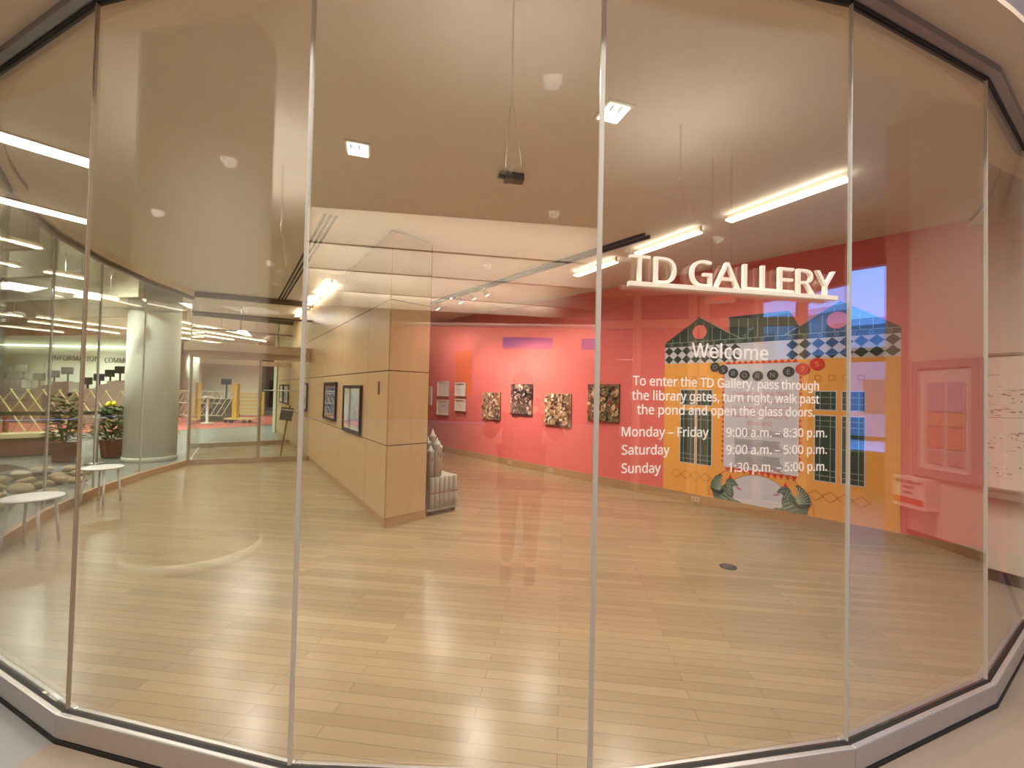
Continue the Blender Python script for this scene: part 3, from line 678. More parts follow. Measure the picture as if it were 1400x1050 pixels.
for i, (s, z, lb) in enumerate([(3.0, .07, 'small outlet plate on the skirting under the second painting'), (4.2, .07, 'small outlet plate on the skirting under the third painting'), (7.11, .07, 'small outlet plate on the skirting under the mural griffin')]):
    t = thing('skirting_outlet', lb, 'outlet', tuple(pw(s, z, .019)), 'outlet plates on the pink wall skirting')
    a, b = pw(s - .06, z, .022), pw(s + .06, z, .022); MB().bar(a, b, .006, .07).obj('plate', mat('outlet_plate', (206, 176, 150), .5), t)
    for q in (-.025, .025): MB().box(tuple(pw(s + q, z, .0262)), (.02, .003, .025), math.atan2(PD.y, PD.x)).obj('socket', mat('socket_grey', (130, 110, 96), .6), t)
t = thing('floor_outlet', 'round black floor outlet cover set in the maple floor', 'outlet', (2.08, 4.08, 0))
MB().lathe((2.08, 4.08, 0), [(.075, 0), (.075, .006), (.06, .009)], BLK).obj('ring', None, t); MB().lathe((2.08, 4.08, .009), [(.045, 0), (.04, .005)], mat('lid_grey', (60, 60, 62), .4)).obj('lid', None, t)

# ------------------------------------------------------------------ gallery ceiling fittings
def strip(name, label, a, b, w, m_, z=CEILZ, group=None, cat='ceiling light', h=.06):
    z -= .002; a = Vector((a[0], a[1], z - h)); b = Vector((b[0], b[1], z - h)); t = thing(name, label, cat, tuple((a + b) / 2), group)
    d = (b - a).normalized()
    MB().bar(a + Vector((0, 0, h * .55)), b + Vector((0, 0, h * .55)), (w + .03) if 'lobby' in name else .03, h * .9).obj('housing', WHITE, t)
    MB().bar(a + d * .02, b - d * .02, w, .012).obj('diffuser', m_, t); return t
LG = 'linear lights in the library ceiling'
G1 = 'linear lights near the pink wall'
strip('linear_light', 'longest linear ceiling light at right, cut off by the glass joint', (2.76, 3.50), (2.21, 4.45), .11, TUBE, group=G1)
strip('linear_light', 'second linear ceiling light, between the longest and the smallest', (2.06, 4.72), (1.58, 5.55), .11, TUBE, group=G1)
strip('linear_light', 'smallest looking linear ceiling light, above the pink wall track', (1.40, 5.86), (0.95, 6.65), .11, TUBE, group=G1)
G2 = 'linear lights along the veneer wall'
for i, (a, b, lb) in enumerate([((-3.05, 7.50), (-3.85, 8.69), 'nearest bright linear light along the top of the veneer wall'), ((-3.93, 8.81), (-4.62, 9.84), 'second bright linear light along the top of the veneer wall'),
                                ((-4.9, 10.26), (-5.5, 11.15), 'bright linear light over the vestibule beyond the glass doors')]):
    strip('wall_light', lb, (a[0] - .12, a[1] - .08), (b[0] - .12, b[1] - .08), .10, TUBE3, group=G2)
t = thing('slot_diffuser', 'three parallel black air slots in the gallery ceiling', 'air vent', (-2.9, 6.2, CEILZ - .01))
for k_ in (-1, 0, 1):
    o_ = Vector((.83, .557, 0)) * .055 * k_
    MB().bar(Vector((-2.02, 4.65, CEILZ - .0045)) + o_, Vector((-5.0, 9.2, CEILZ - .0045)) + o_, .026, .008).obj('slot', BLACK, t)
trk = thing('track_rail', 'black double track rail crossing the gallery ceiling', 'track', (0, 7.2, CEILZ - .03))
ta, tb = Vector((-1.75, 9.15, CEILZ - .02)), Vector((1.55, 5.0, CEILZ - .02)); td = (tb - ta).normalized(); tn_ = Vector((-td.y, td.x, 0))
for k_ in (-1, 1): MB().bar(ta + tn_ * .05 * k_, tb + tn_ * .05 * k_, .03, .04).obj('rail', BLK, trk)
def spot(x, y, z, label, aim):
    t = thing('spotlight', label, 'spotlight', (x, y, z + .1), 'spotlights on the track')
    a = Vector((x, y, z + .08)); d = (Vector(aim) - a).normalized()
    MB().tube((x, y, CEILZ - .04), a, .01).obj('stem', BLK, t)
    MB().tube(a - d * .04, a + d * .09, .035, m=WHITE, r2=.045, n=16).obj('head', WHITE, t)
    MB().tube(a + d * .088, a + d * .094, .038, n=16).obj('lens', SPOT, t)
    return a + d * .12, d
for f_, lb in [(.03, 'farthest spotlight, at the left end of the track'), (.20, 'spotlight second from the left end of the track'), (.29, 'spotlight third from the left end of the track'), (.37, 'spotlight hanging right of the bright pair on the track')]:
    p = ta + (tb - ta) * f_
    tgt = PA + PD * (2.2 + 5 * f_) + Vector((0, 0, 1.4))
    lp, ld = spot(p.x, p.y, 3.33, lb, tgt)
    sl = bpy.data.lights.new('spotlight_beam', 'SPOT'); sl.energy = 120; sl.color = (1, .88, .74); sl.spot_size = 1.2; sl.spot_blend = .9; sl.shadow_soft_size = .04
    so = bpy.data.objects.new('spotlight_beam', sl); so.location = lp; so.rotation_euler = ld.to_track_quat('-Z', 'Y').to_euler(); C.objects.link(so)
for (x, y, lb) in [(-1.26, 3.35, 'square recessed downlight in the gallery ceiling over the middle pane'), (.64, 2.84, 'square recessed downlight in the ceiling just right of the thick joint')]:
    t = thing('recessed_light', lb, 'ceiling light', (x, y, CEILZ), 'recessed downlights')
    R_ = .30
    MB().box((x, y, CEILZ - .004), (.20, .22, .008), R_).obj('trim', WHITE, t); MB().box((x, y, CEILZ - .011), (.15, .17, .006), R_).obj('lens', emit('downlight', (236, 255, 250), 6.0), t)
    for k_ in (-.03, .03): MB().box((x + k_ * math.cos(R_), y + k_ * math.sin(R_) - .06, CEILZ - .018), (.012, .05, .008), R_).obj('baffle', WHITE, t)
t = thing('mirrored_dome_copy', 'small black bracket and clear dome copying a mirrored pendant lamp, on the gallery ceiling', 'projector', (-.08, 3.68, CEILZ))  # solid copy of a dome lamp's reflection, added on the ceiling
m = MB(); m.box((-.02, 3.70, CEILZ - .03), (.16, .09, .06), .2); m.box((-.12, 3.66, CEILZ - .04), (.08, .03, .03), .5); m.obj('bracket', BLK, t)
MB().tube((-.09, 3.72, CEILZ), (-.09, 3.72, CEILZ - .06), .025).obj('mount', BLK, t)
MB().ball((-.10, 3.64, CEILZ - .05), .075, sc=(1, 1, .7)).obj('dome', GLASS2, t)

# ------------------------------------------------------------------ book-page castle on a wheeled base
cs_ = thing('paper_castle', 'grey white castle model of folded paper towers on a wheeled base', 'castle model', (-.85, 5.75, 0))
cpap = mat('castle_paper', (176, 170, 156), .8, var=.08, scale=14, stretch=(3, 3, .6)); cdark = mat('castle_line', (120, 96, 84), .8)
ca = math.atan2(5.84 - 5.50, -.66 + 1.02)
cX = Vector((math.cos(ca), math.sin(ca), 0)); cY = Vector((-math.sin(ca), math.cos(ca), 0)); c0 = Vector((-1.00, 5.49, 0))
def cpos(x, y, z): return tuple(c0 + cX * x + cY * y + Vector((0, 0, z)))
MB().box(cpos(.20, .24, .07), (.48, .46, .03), ca).obj('base_board', mat('grey_board', (150, 146, 138), .7), cs_)
for x, y in ((.04, .05), (.38, .05), (.04, .42), (.38, .42)):
    w_ = MB(); p = Vector(cpos(x, y, .030)); w_.tube(p - cY * .012, p + cY * .012, .029, n=16); w_.obj('wheel', mat('wheel_brown', (64, 36, 30), .5), cs_)
for i in range(6):
    for r_ in (0, 1):
        MB().lathe(cpos(.03 + i * .072, .04 + r_ * .30, .085), [(.036, 0), (.036, .19), (.033, .195), (.036, .20), (.036, .385), (.028, .40)], cpap, n=12).obj('page_roll', None, cs_)
m = MB(); 
for i in range(6): m.box(cpos(.03 + i * .072, -.0, .28), (.05, .006, .012), ca)
m.obj('red_ribbon', mat('red_ribbon', (150, 80, 70), .7), cs_)
MB().box(cpos(.21, .22, .28), (.44, .30, .39), ca).obj('core', cpap, cs_)
for x, y, r, h, sp in [(.03, .08, .045, .32, .10), (.11, .06, .04, .40, .12), (.05, .2, .05, .42, .12), (.17, .10, .042, .36, .11), (.12, .18, .04, .50, .12), (.19, .2, .04, .30, .1)]:
    o_ = MB().lathe(cpos(x, y, .475), [(r, 0), (r * .95, h * .5), (r * 1.06, h * .52), (r, h), (r * 1.15, h + .01), (r * 1.1, h + .04), (r * .7, h + .04), (.004, h + sp)], cpap, n=12).obj('tower', None, cs_)
    MB().box(tuple(Vector(cpos(x, y, .475 + h * .75)) - cY * r * .98), (.014, .008, .05), ca).obj('arrow_slit', cdark, o_)

# ------------------------------------------------------------------ stools inside the left glazing
def stool(label):
    t = thing('side_stool', label, 'stool', (0, 0, 0), 'white stools by the left glazing')
    MB().lathe((0, 0, .455), [(.15, 0), (.215, .004), (.225, .012), (.225, .020), (.215, .026), (.1, .028)], STOOLW, n=36).obj('seat', None, t)
    for i in range(4):
        a = PI / 4 + i * PI / 2
        MB().tube((.16 * math.cos(a), .16 * math.sin(a), .457), (.20 * math.cos(a), .20 * math.sin(a), 0), .013, n=10).obj('leg', STOOLW, t)
    return t
st = stool('white round stool by the left glazing nearest the front pane'); st.location = (-4.66, 4.21, 0); st.rotation_euler = (0, 0, .3)
dup(st, (-5.48, 5.78, 0), 'white round stool farther along the left glazing, behind the first joint', rz=.1)

# ------------------------------------------------------------------ library: column, pond, planters
def column(name, label, x, y, r, h):
    t = thing(name, label, 'column', (x, y, 0))
    MB().lathe((x, y, 0), [(r, 0.0), (r, h)], COLW, n=48).obj('shaft', None, t)
    MB().lathe((x, y, 0), [(r + .015, 0), (r + .015, .08), (r + .004, .09)], COLW, n=48).obj('base_ring', None, t); return t
column('round_column', 'thick round white column standing behind the left glazing', -7.68, 9.17, .45, 3.9)
struct(MB().prism([(-5.5, 3.8), (-7.3, 7.2), (-9.6, 8.2), (-9.6, 4.2)], -.006, .02).obj('pond_bed', WATER))
rk = MB().ball((0, 0, 0), .16, ROCK, (1.2, .9, .55), 2, .02).obj('pond_rock'); tag(rk, 'tan river rock lying at the edge of the indoor pond', 'rock', 'rocks around the indoor pond')
rnd = random.Random(4); first = True
spots = []
for _ in range(1500):
    if len(spots) >= 26: break
    a = rnd.uniform(0, 1)
    x = -6.6 - 1.0 * a + rnd.uniform(-.6, .45); y = 5.2 + 2.0 * a + rnd.uniform(-.6, .5)
    if all(math.hypot(x - p, y - q) > .30 for p, q in spots): spots.append((x, y))
for i, (x, y) in enumerate(spots):
    o_ = rk if first else rk.copy()
    if not first: C.objects.link(o_)
    first = False
    s_ = rnd.uniform(.5, .85); o_.location = (x, y, .02 + .075 * s_); o_.rotation_euler = (rnd.uniform(-.2, .2), rnd.uniform(-.2, .2), rnd.uniform(0, 6)); o_.scale = (s_, s_ * rnd.uniform(.8, 1.2), s_ * rnd.uniform(.8, 1.1))
pl = thing('planter_bench', 'long dark red planter box with pale bench top beside the pond', 'planter', (-11, 8.9, 0))
pd = Vector((.68, .73, 0)).normalized(); pa, pb_ = Vector((-12.3, 7.0, 0)), Vector((-9.95, 9.55, 0)); pn_ = Vector((-pd.y, pd.x, 0))
MB().bar(pa + Vector((0, 0, .22)) + pn_ * .25, pb_ + Vector((0, 0, .22)) + pn_ * .25, .5, .36).obj('box', REDW, pl)
MB().bar(pa + Vector((0, 0, .45)) + pn_ * .2, pb_ + Vector((0, 0, .45)) + pn_ * .2, .5, .09).obj('bench_top', BENCH, pl)
MB().bar(pa + Vector((0, 0, .02)) + pn_ * .25, pb_ + Vector((0, 0, .02)) + pn_ * .25, .44, .05).obj('plinth', BLK, pl)
def plant(x, y, h, r, label, pot, n=110, seed=1, flower=False):
    t = thing('potted_plant', label, 'plant', (x, y, 0)); rd = random.Random(seed)
    if pot:
        MB().lathe((x, y, 0), [(.155, 0), (.17, .03), (.20, .30), (.235, .31), (.235, .37), (.20, .37)], TERRA).obj('pot', None, t)
        MB().lathe((x, y, .33), [(.19, 0), (.19, .02)], SOIL).obj('soil', None, t)
    mb = MB(); sm = MB()
    for i in range(9): a = rd.uniform(0, 6.28); sm.tube((x, y, .3), (x + r * .6 * math.cos(a), y + r * .6 * math.sin(a), .35 + h * .55), .008, n=6)
    sm.obj('stem', LEAF, t)
    for i in range(n):
        a = rd.uniform(0, 6.28); rr_ = r * math.sqrt(rd.uniform(.02, 1)); z = .36 + rd.uniform(.05, 1) * h
        q = rr_ * (1.05 - .35 * (z - .36) / h); c = Vector((x + q * math.cos(a), y + q * math.sin(a), z)); L = rd.uniform(.10, .2)
        d = Vector((math.cos(a), math.sin(a), rd.uniform(-.5, .7))).normalized(); s_ = d.cross(Vector((0, 0, 1))).normalized() * L * .28; up_ = d.cross(s_).normalized() * L * .08
        mb.quad([c, c + d * L * .5 + s_ - up_, c + d * L, c + d * L * .5 - s_ - up_], LEAF if rd.random() < .65 else LEAF2)
    mb.obj('foliage', None, t)
    if flower:
        f = MB()
        for i in range(7): f.ball((x + rd.uniform(-.1, .1), y + rd.uniform(-.1, .1), .42 + h + rd.uniform(-.1, .08)), .045, sub=1)
        f.obj('flower', FLOWER, t)
    return t
plant(-8.69, 9.36, .72, .30, 'bushy green plant with yellow flowers in a terracotta pot by the column', True, 420, 3, True)
plant(-9.05, 8.72, .95, .24, 'taller dark green plant just left of the flowering pot', True, 320, 5)
bl = thing('steel_bollard', 'slim steel post on a round base beside the potted plants', 'post', (-8.25, 8.55, 0))
MB().lathe((-8.25, 8.55, 0), [(.16, 0), (.16, .02), (.05, .035)], STEEL).obj('base', None, bl); MB().tube((-8.25, 8.55, .02), (-8.25, 8.55, .98), .04).obj('post', STEEL, bl)

# expanding lattice barrier and hand rail
la = thing('lattice_barrier', 'yellow expanding lattice barrier standing behind the planter bench', 'barrier', (-12.0, 11.0, 0))
def lat(x, z): return Vector((-14.4 + x, 10.3 + x * .16, z))
for i in range(15):
    x = .3 + i * .34
    MB().bar(lat(x, .32), lat(x + .72, 1.42), .03, .015).obj('slat', PALEY, la)
    MB().bar(lat(x + .72, .32) + Vector((0, -.02, 0)), lat(x, 1.42) + Vector((0, -.02, 0)), .03, .015).obj('slat', PALEY, la)
for x in (1.22, 1.05): MB().bar(lat(x, 0), lat(x, 1.62), .11, .06).obj('post', YEL, la)
hr = thing('hand_rail', 'black hand rail on a red brown post in front of the lattice', 'rail', (-11.6, 9.9, 0))
MB().bar((-14, 8.0, .86), (-9.9, 10.9, .86), .06, .09).obj('rail', BLK, hr); MB().bar((-11.5, 9.77, .0), (-11.5, 9.77, .84), .07, .07).obj('post', mat('post_red', (170, 84, 50), .6), hr)

# information desk wall lettering, monitors on tiers
t = thing('information_lettering', 'grey INFORMATION COMMONS letters on the lit library wall', 'lettering', (-18, 17.97, 2.56))
INFO = mat('info_letter', (92, 92, 84), .6)
text_mesh('word', 'INFORMATION', frame_mtx(Vector((-19.35, 17.985, 2.52)), (1, 0, 0), (0, -1, 0)), 1.98, .22, INFO, t, ext=.015, off=-.01)
text_mesh('word', 'COMMONS', frame_mtx(Vector((-17.12, 17.985, 2.47)), (1, 0, 0), (0, -1, 0)), 1.36, .22, INFO, t, ext=.015, off=-.01)
tag(MB().box((-21.0, 17.9, 3.12), (9.5, .1, .06)).obj('cove_light', emit('cove_emitter', (240, 255, 226), 5.0)), 'long cove light along the top of the library wall', 'light')
tr_ = thing('computer_tier', 'long stepped grey desk unit carrying the library monitors', 'desk', (-17.5, 16.6, 0))
GM = mat('monitor_grey', (112, 108, 100), .6)
MONS = [(-19.9, 2.02, .46, 'grey monitor at the far left, close to the picture edge', GM), (-19.2, 2.12, .46, 'grey monitor left of the wall shadow, under the cove', GM), (-18.55, 1.80, .46, 'grey monitor lowest of the row under the letters', GM), (-17.98, 1.92, .46, 'grey monitor second under the letters', GM), (-17.45, 2.06, .46, 'grey monitor just left of the glass joint', GM),
        (-16.66, 1.68, .40, 'black monitor lowest of the right row by the joint', BLK), (-16.2, 1.83, .40, 'black monitor second from the joint in the right row', mat('monitor_navy', (30, 40, 66), .5)), (-15.78, 2.0, .36, 'black monitor third in the right row near the column', BLK), (-15.4, 2.14, .36, 'black monitor highest, touching the column edge', BLK)]
for k_, (x, z, w_, lb, c_) in enumerate(MONS):
    x0 = (MONS[k_ - 1][0] + x) / 2 if k_ else x - .6; x1 = (MONS[k_ + 1][0] + x) / 2 if k_ < 8 else x + .5
    hz = z - .44
    MB().box(((x0 + x1) / 2, 16.9, hz / 2), (x1 - x0, .8, hz)).obj('desk_section', mat('desk_grey', (176, 170, 160), .6), tr_)
    t = thing('computer_monitor', lb, 'monitor', (x, 16.8, hz), 'monitors on the library desks')
    MB().box((x, 16.8, z), (w_, .04, .28)).obj('screen', c_, t); MB().box((x, 16.83, z - .28), (.05, .03, .28)).obj('neck', c_, t); MB().box((x, 16.83, hz + .011), (.22, .18, .02)).obj('foot', c_, t)

# yellow gate stack, white barrier, desk near the doors
def gate():
    t = thing('folding_gate', 'bright yellow folding gate with a tall post on a wheeled base', 'gate', (-12.0, 19.3, 0))
    P = lambda x, z: Vector((-12.35 + x, 18.95 + x * .18, z))
    MB().bar(P(.15, .12), P(.15, 1.72), .2, .2).obj('post', YEL, t)
    for i in range(14): MB().bar(P(.30 + i * .066, .42), P(.36 + i * .066, 1.32), .025, .02).obj('slat', PALEY, t)
    for z in (.45, .62, .79, .96, 1.13, 1.3): MB().bar(P(.28, z) + Vector((0, -.03, 0)), P(1.25, z) + Vector((0, -.03, 0)), .02, .045).obj('cross_rail', YEL, t)
    MB().bar(P(1.26, .35), P(1.26, 1.38), .09, .07).obj('end_post', YEL, t)
    MB().bar(P(-.2, .17), P(1.0, .17), .5, .06).obj('base', PALEY, t)
    for x in (-.1, .12, .62, .85): MB().tube(P(x, .075) + Vector((0, -.24, 0)), P(x, .075) + Vector((0, -.18, 0)), .075).obj('wheel', BLK, t)
gate()
wb = thing('white_barrier', 'white diagonal lattice barrier left of the yellow gate', 'barrier', (-13.5, 18.6, 0))
for i in range(11):
    x = -14.9 + i * .24; MB().bar((x, 18.5, .3), (x + .55, 18.6, 1.35), .035, .02).obj('slat', mat('lattice_white', (226, 222, 200), .6), wb)
    if i % 2: MB().bar((x + .5, 18.46, .3), (x, 18.5, 1.35), .03, .02).obj('slat', mat('lattice_brown', (150, 128, 96), .6), wb)
for z in (.32, .85, 1.36): MB().bar((-14.9, 18.48, z), (-12.6, 18.55, z), .04, .04).obj('rail', mat('lattice_white', (226, 222, 200), .6), wb)
dk = thing('service_desk', 'dark desk unit with white counter behind the white barrier', 'desk', (-13.6, 19.3, 0))
MB().box((-13.6, 19.9, .5), (1.7, .5, 1.0)).obj('body', mat('desk_dark', (92, 92, 88), .7), dk); MB().box((-14.0, 19.8, 1.025), (1.0, .7, .05)).obj('counter', WHITE, dk)
t = thing('desk_monitor', 'black monitor raised on a stand above the service desk', 'monitor', (-13.2, 19.8, 1.0))
MB().box((-13.2, 19.8, 1.80), (.46, .04, .26)).obj('screen', BLK, t); MB().box((-13.2, 19.83, 1.37), (.05, .04, .735)).obj('neck', BLK, t)
t = thing('white_stand', 'white pedestal stand in front of the white barrier', 'stand', (-12.9, 18.2, 0))
MB().lathe((-12.9, 18.2, 0), [(.28, 0), (.28, .03), (.05, .06), (.05, 1.1), (.2, 1.12), (.2, 1.16)], STOOLW).obj('pedestal', None, t)
column('white_pier', 'slim white pier left of the yellow gate beyond the doors', -15.9, 21.2, .35, 3.88)
t = thing('corridor_door', 'dark doorway at the end of the far corridor', 'door', (-17.8, 32.9, 0))
MB().box((-18.0, 32.96, 1.05), (1.3, .06, 2.1)).obj('leaf', BLK, t)
for i, x in enumerate((-19.3, -17.1)): column('corridor_post', ['slim white post left in the far corridor', 'slim white post right in the far corridor'][i], x, 31, .12, 3.9)
# easel sign in the vestibule
t = thing('easel_sign', 'leaning wooden pole sign with grey notice board beyond the glass doors', 'sign', (-5.36, 10.07, 0))
ex = WD * -1
p0 = Vector((-5.36, 10.02, 0)); p1 = p0 + Vector((.16, .05, 1.18))
MB().bar(p0, p1, .045, .03).obj('pole', mat('easel_wood', (150, 110, 62), .6), t)
bx = Matrix.Translation(p0 + Vector((.115, -.005, .98))) @ Matrix.Rotation(.25, 4, 'Z') @ Matrix.Rotation(.13, 4, 'Y') @ Matrix.Rotation(-.1, 4, 'X')
MB().box(None, (.26, .02, .30), mtx=bx).obj('board', mat('board_grey', (96, 88, 76), .6), t)
MB().box(None, (.24, .004, .02), mtx=bx @ Matrix.Translation((0, -.013, .1))).obj('notice_line', PAPER, t)

# library fins and linear lights
FN = 'white ceiling fins in the library'
for a, b, lb in [((-9.0, 6.0), (-6.15, 5.45), 'nearest white ceiling fin seen through the left glazing'), ((-10.5, 7.5), (-7.4, 6.85), 'second nearest white ceiling fin beyond the left glazing'), ((-12.5, 9.5), (-7.3, 8.35), 'white ceiling fin crossing just before the round column'),
                 ((-14.5, 11.7), (-8.6, 10.6), 'white ceiling fin over the lattice barrier, fourth from the glass'), ((-16.5, 13.5), (-9.2, 12.1), 'fifth white ceiling fin from the left glazing'), ((-19, 16.0), (-10.5, 14.4), 'farthest white ceiling fin before the lit wall')]:
    tag(MB().bar((*a, 3.60), (*b, 3.60), .09, .60).obj('ceiling_fin', WHITE), lb, 'ceiling fin', FN)
for i, (a, b, lb) in enumerate([((-7.6, 5.4), (-7.34, 6.61), 'nearest library linear light at the left picture edge'), ((-9.0, 6.6), (-8.95, 7.7), 'short library light under the nearest fin'), ((-8.80, 7.95), (-8.5, 8.5), 'library light left of the first glass joint'), ((-10.25, 9.5), (-9.7, 10.5), 'library light crossing behind the first glass joint'),
                                ((-16.2, 12.4), (-15.6, 13.6), 'farther library light low over the desks'), ((-19.2, 15.9), (-18.6, 17.7), 'lowest library light close to the lettered wall'), ((-16.6, 14.6), (-16.2, 17.6), 'library light before the column, lower of two'), ((-15.2, 13.6), (-14.0, 17.4), 'library light before the column, upper of two'),
                                ((-13.4, 15.0), (-12.4, 19.0), 'library light seen over the glass doors at left'), ((-12.0, 15.4), (-11.2, 19.4), 'library light seen over the glass doors at middle'), ((-10.9, 13.4), (-10.6, 17.2), 'library light seen over the glass doors at right'), ((-14.6, 18.6), (-13.8, 22.4), 'farthest library light over the red carpet')]):
    k_ = (3.24 - 1.6) / (3.7 - 1.6)
    t = strip('linear_light', lb, (a[0] * k_, a[1] * k_), (b[0] * k_, b[1] * k_), .075, TUBE2, z=3.27, group=LG)
    for f_ in (.15, .85):
        q = (a[0] + (b[0] - a[0]) * f_) * k_, (a[1] + (b[1] - a[1]) * f_) * k_
        MB().tube((*q, 3.26), (*q, 3.90), .006).obj('hanger', STEEL, t)
gd = thing('glass_dome_lamp', 'clear glass dome pendant lamp seen above the door canopy', 'lamp', (-6.5, 10.2, 2.6))
MB().lathe((-6.5, 10.2, 2.60), [(.37, 0), (.36, .1), (.29, .22), (.17, .32), (.02, .36)], GLASS2).obj('dome', None, gd); MB().tube((-6.5, 10.2, 2.96), (-6.5, 10.2, 3.5), .008).obj('cord', BLK, gd)

# ------------------------------------------------------------------ lobby behind the camera (mirrored in the panes)
fl = [((-5.7, -6.3), (2.6, -8.2)), ((-6.85, -8.42), (2.8, -10.85)), ((-8.15, -10.9), (3.1, -14.3)), ((-9.6, -13.7), (3.3, -16.6))]
for i, (a, b) in enumerate(fl):
    tag(MB().bar((a[0], a[1], 5.62), (b[0], b[1], 5.62), .12, 1.15).obj('ceiling_baffle', WHITE), ['first deep white ceiling baffle behind the viewer, mirrored in the middle pane', 'second deep white ceiling baffle behind the viewer, mirrored in the middle pane', 'third deep white ceiling baffle behind the viewer, mirrored in the middle pane', 'farthest deep white ceiling baffle behind the viewer, mirrored in the middle pane'][i], 'ceiling baffle', 'deep lobby ceiling baffles')
strip('lobby_light', 'upper bright linear light mirrored at the left edge of the glass', (-8.15, 4.1), (-8.45, 2.1), .34, emit('lobby_tube', (255, 248, 232), 26.0), z=5.0, group='lobby linear lights', h=.04)
strip('lobby_light', 'lower bright linear light mirrored at the left edge of the glass', (-11.35, 4.1), (-11.8, 2.6), .34, emit('lobby_tube', (255, 248, 232), 26.0), z=5.0, group='lobby linear lights', h=.04)
column('lobby_column', 'thick round pale column behind the viewer, mirrored in the left pane', -3.81, .49, .535, 4.98)
# notice frame
nf = wall_picture('notice_frame', 'wide pale framed notice board on the lobby wall, mirrored in the right pane', 'notice board', lw(.78, .76), -LD, LN, .71, 1.31, [(214, 206, 196), (196, 190, 190), (206, 200, 194)], 61, frame=mat('notice_frame_paint', (176, 150, 142), .5), fw=.09, depth=.03, mount=.02, n=4)
for i in range(2):
    for k_, (c_, z0, h_) in enumerate([((168, 164, 184), 1.50, .32), ((196, 164, 126), 1.34, .14), ((194, 146, 122), 1.10, .22), ((180, 160, 150), .92, .15)]):
        x0 = .25 + .21 * (1 - i); a, b = lw(x0, z0 + h_ / 2, .030), lw(x0 + .17, z0 + h_ / 2, .030)
        o_ = MB().bar(a, b, .003, h_).obj('notice_sheet', mat('notice_%d' % k_, c_, .7, var=.1, scale=40), nf)
# guide box
gb = thing('leaflet_box', 'white wall mounted leaflet box with red edge under the notice frame', 'box', tuple(lw(.2, .38)))
a, b = lw(0.0, .56, .09), lw(.36, .56, .09)
MB().bar(a, b, .17, .34).obj('body', mat('box_white', (226, 212, 200), .6), gb)
MB().bar(lw(.0, .47, .178), lw(.35, .47, .178), .004, .07).obj('red_band', MRED, gb)
for body, z, w in [('Free Gallery Guide', .665, .31), ('Please', .605, .13), ('take', .545, .09)]:
    text_mesh('text_line', body, frame_mtx(lw(.18, z, .179), -LD, LN), w, .038, mat('box_text', (140, 50, 46), .6), gb, align='CENTER', bold=.002)
# whiteboard with floor map
wbd = thing('floor_map_board', 'white board with a drawn map on the lobby wall, mirrored at the right edge', 'whiteboard', tuple(lw(1.9, .8)))
a, b = lw(1.0, 1.435, .014), lw(2.55, 1.435, .014)
MB().bar(a, b, .02, 1.21).obj('panel', mat('board_white', (222, 208, 188), .4, var=.01), wbd)
m = MB()
for z in (.83, 2.045): m.bar(lw(.98, z, .018), lw(2.57, z, .018), .034, .022)
m.bar(lw(.99, 1.435, .018), lw(.99, 1.435, .0181), .034, 1.23); m.obj('frame', mat('board_frame', (160, 148, 130), .4, .4), wbd)
MB().bar(lw(.98, .765, .045), lw(2.57, .765, .045), .09, .02).obj('tray', mat('board_frame', (160, 148, 130), .4, .4), wbd)
m = MB(); rd = random.Random(12)
for i in range(420):
    s = rd.uniform(1.1, 2.5); z = rd.choice([1.62, 1.66, 1.70, 1.74, 1.56, 1.52, 1.30, 1.26, 1.22, 1.34, 1.18, 1.05, 1.0, .95]) + rd.uniform(-.03, .03); w_ = rd.uniform(.006, .035)
    m.bar(lw(s, z, .0246), lw(s + w_, z, .0246), .001, rd.choice([.004, .005, .007, .012]))
for z, s0_, s1_ in ((1.47, 1.9, 2.3), (1.12, 1.2, 1.7), (.9, 1.5, 1.9), (1.85, 1.3, 2.1)): m.bar(lw(s0_, z, .0246), lw(s1_, z + .01, .0246), .001, .004)
m.obj('map_drawing', mat('map_ink', (112, 92, 86), .7), wbd)
# exit sign
ex_ = thing('exit_sign', 'hanging white exit sign with red letters, mirrored behind the raised letters', 'sign', (4.25, -1.45, 3.0))
en = Vector((-.74, .67, 0)).normalized(); exd = Vector((-en.y, en.x, 0))
cE = Vector((4.25, -1.45, 3.02))
MB().bar(cE - exd * .19, cE + exd * .19, .05, .2).obj('body', mat('exit_white', (230, 220, 206), .5), ex_)
for q in (-.12, .12): MB().tube(cE + exd * q + Vector((0, 0, .1)), cE + exd * q + Vector((0, 0, 1.98)), .006).obj('rod', BLK, ex_)
text_mesh('letters', 'EXIT', frame_mtx(cE + en * .027 - Vector((0, 0, .055)), exd, en), .28, .11, emit('exit_red', (255, 50, 40), 3.0), ex_, align='CENTER')
# framed glass doors standing across the lobby behind the viewer
dA, dB = Vector((3.05, -2.75, 0)), Vector((5.35, -1.05, 0)); dd = (dB - dA).normalized(); dL = (dB - dA).length
r = bpy.data.objects.new('door_3', None); C.objects.link(r); r.location = dA; struct(r)
FRM = mat('door_frame_wood', (216, 186, 150), .5, var=.03)
for q in (0.0, .62, 1.42, 1.58, 2.3, dL): MB().bar(dA + dd * q, dA + dd * q + Vector((0, 0, 3.2)), .09, .09).obj('door_post', FRM, r)
for z in (3.2, 2.7, .08): MB().bar(dA + Vector((0, 0, z)), dB + Vector((0, 0, z)), .09, .12).obj('door_rail', FRM, r)
MB().bar(dA + Vector((0, 0, 1.6)), dB + Vector((0, 0, 1.6)), .01, 3.0).obj('door_pane', GLASS2, r)

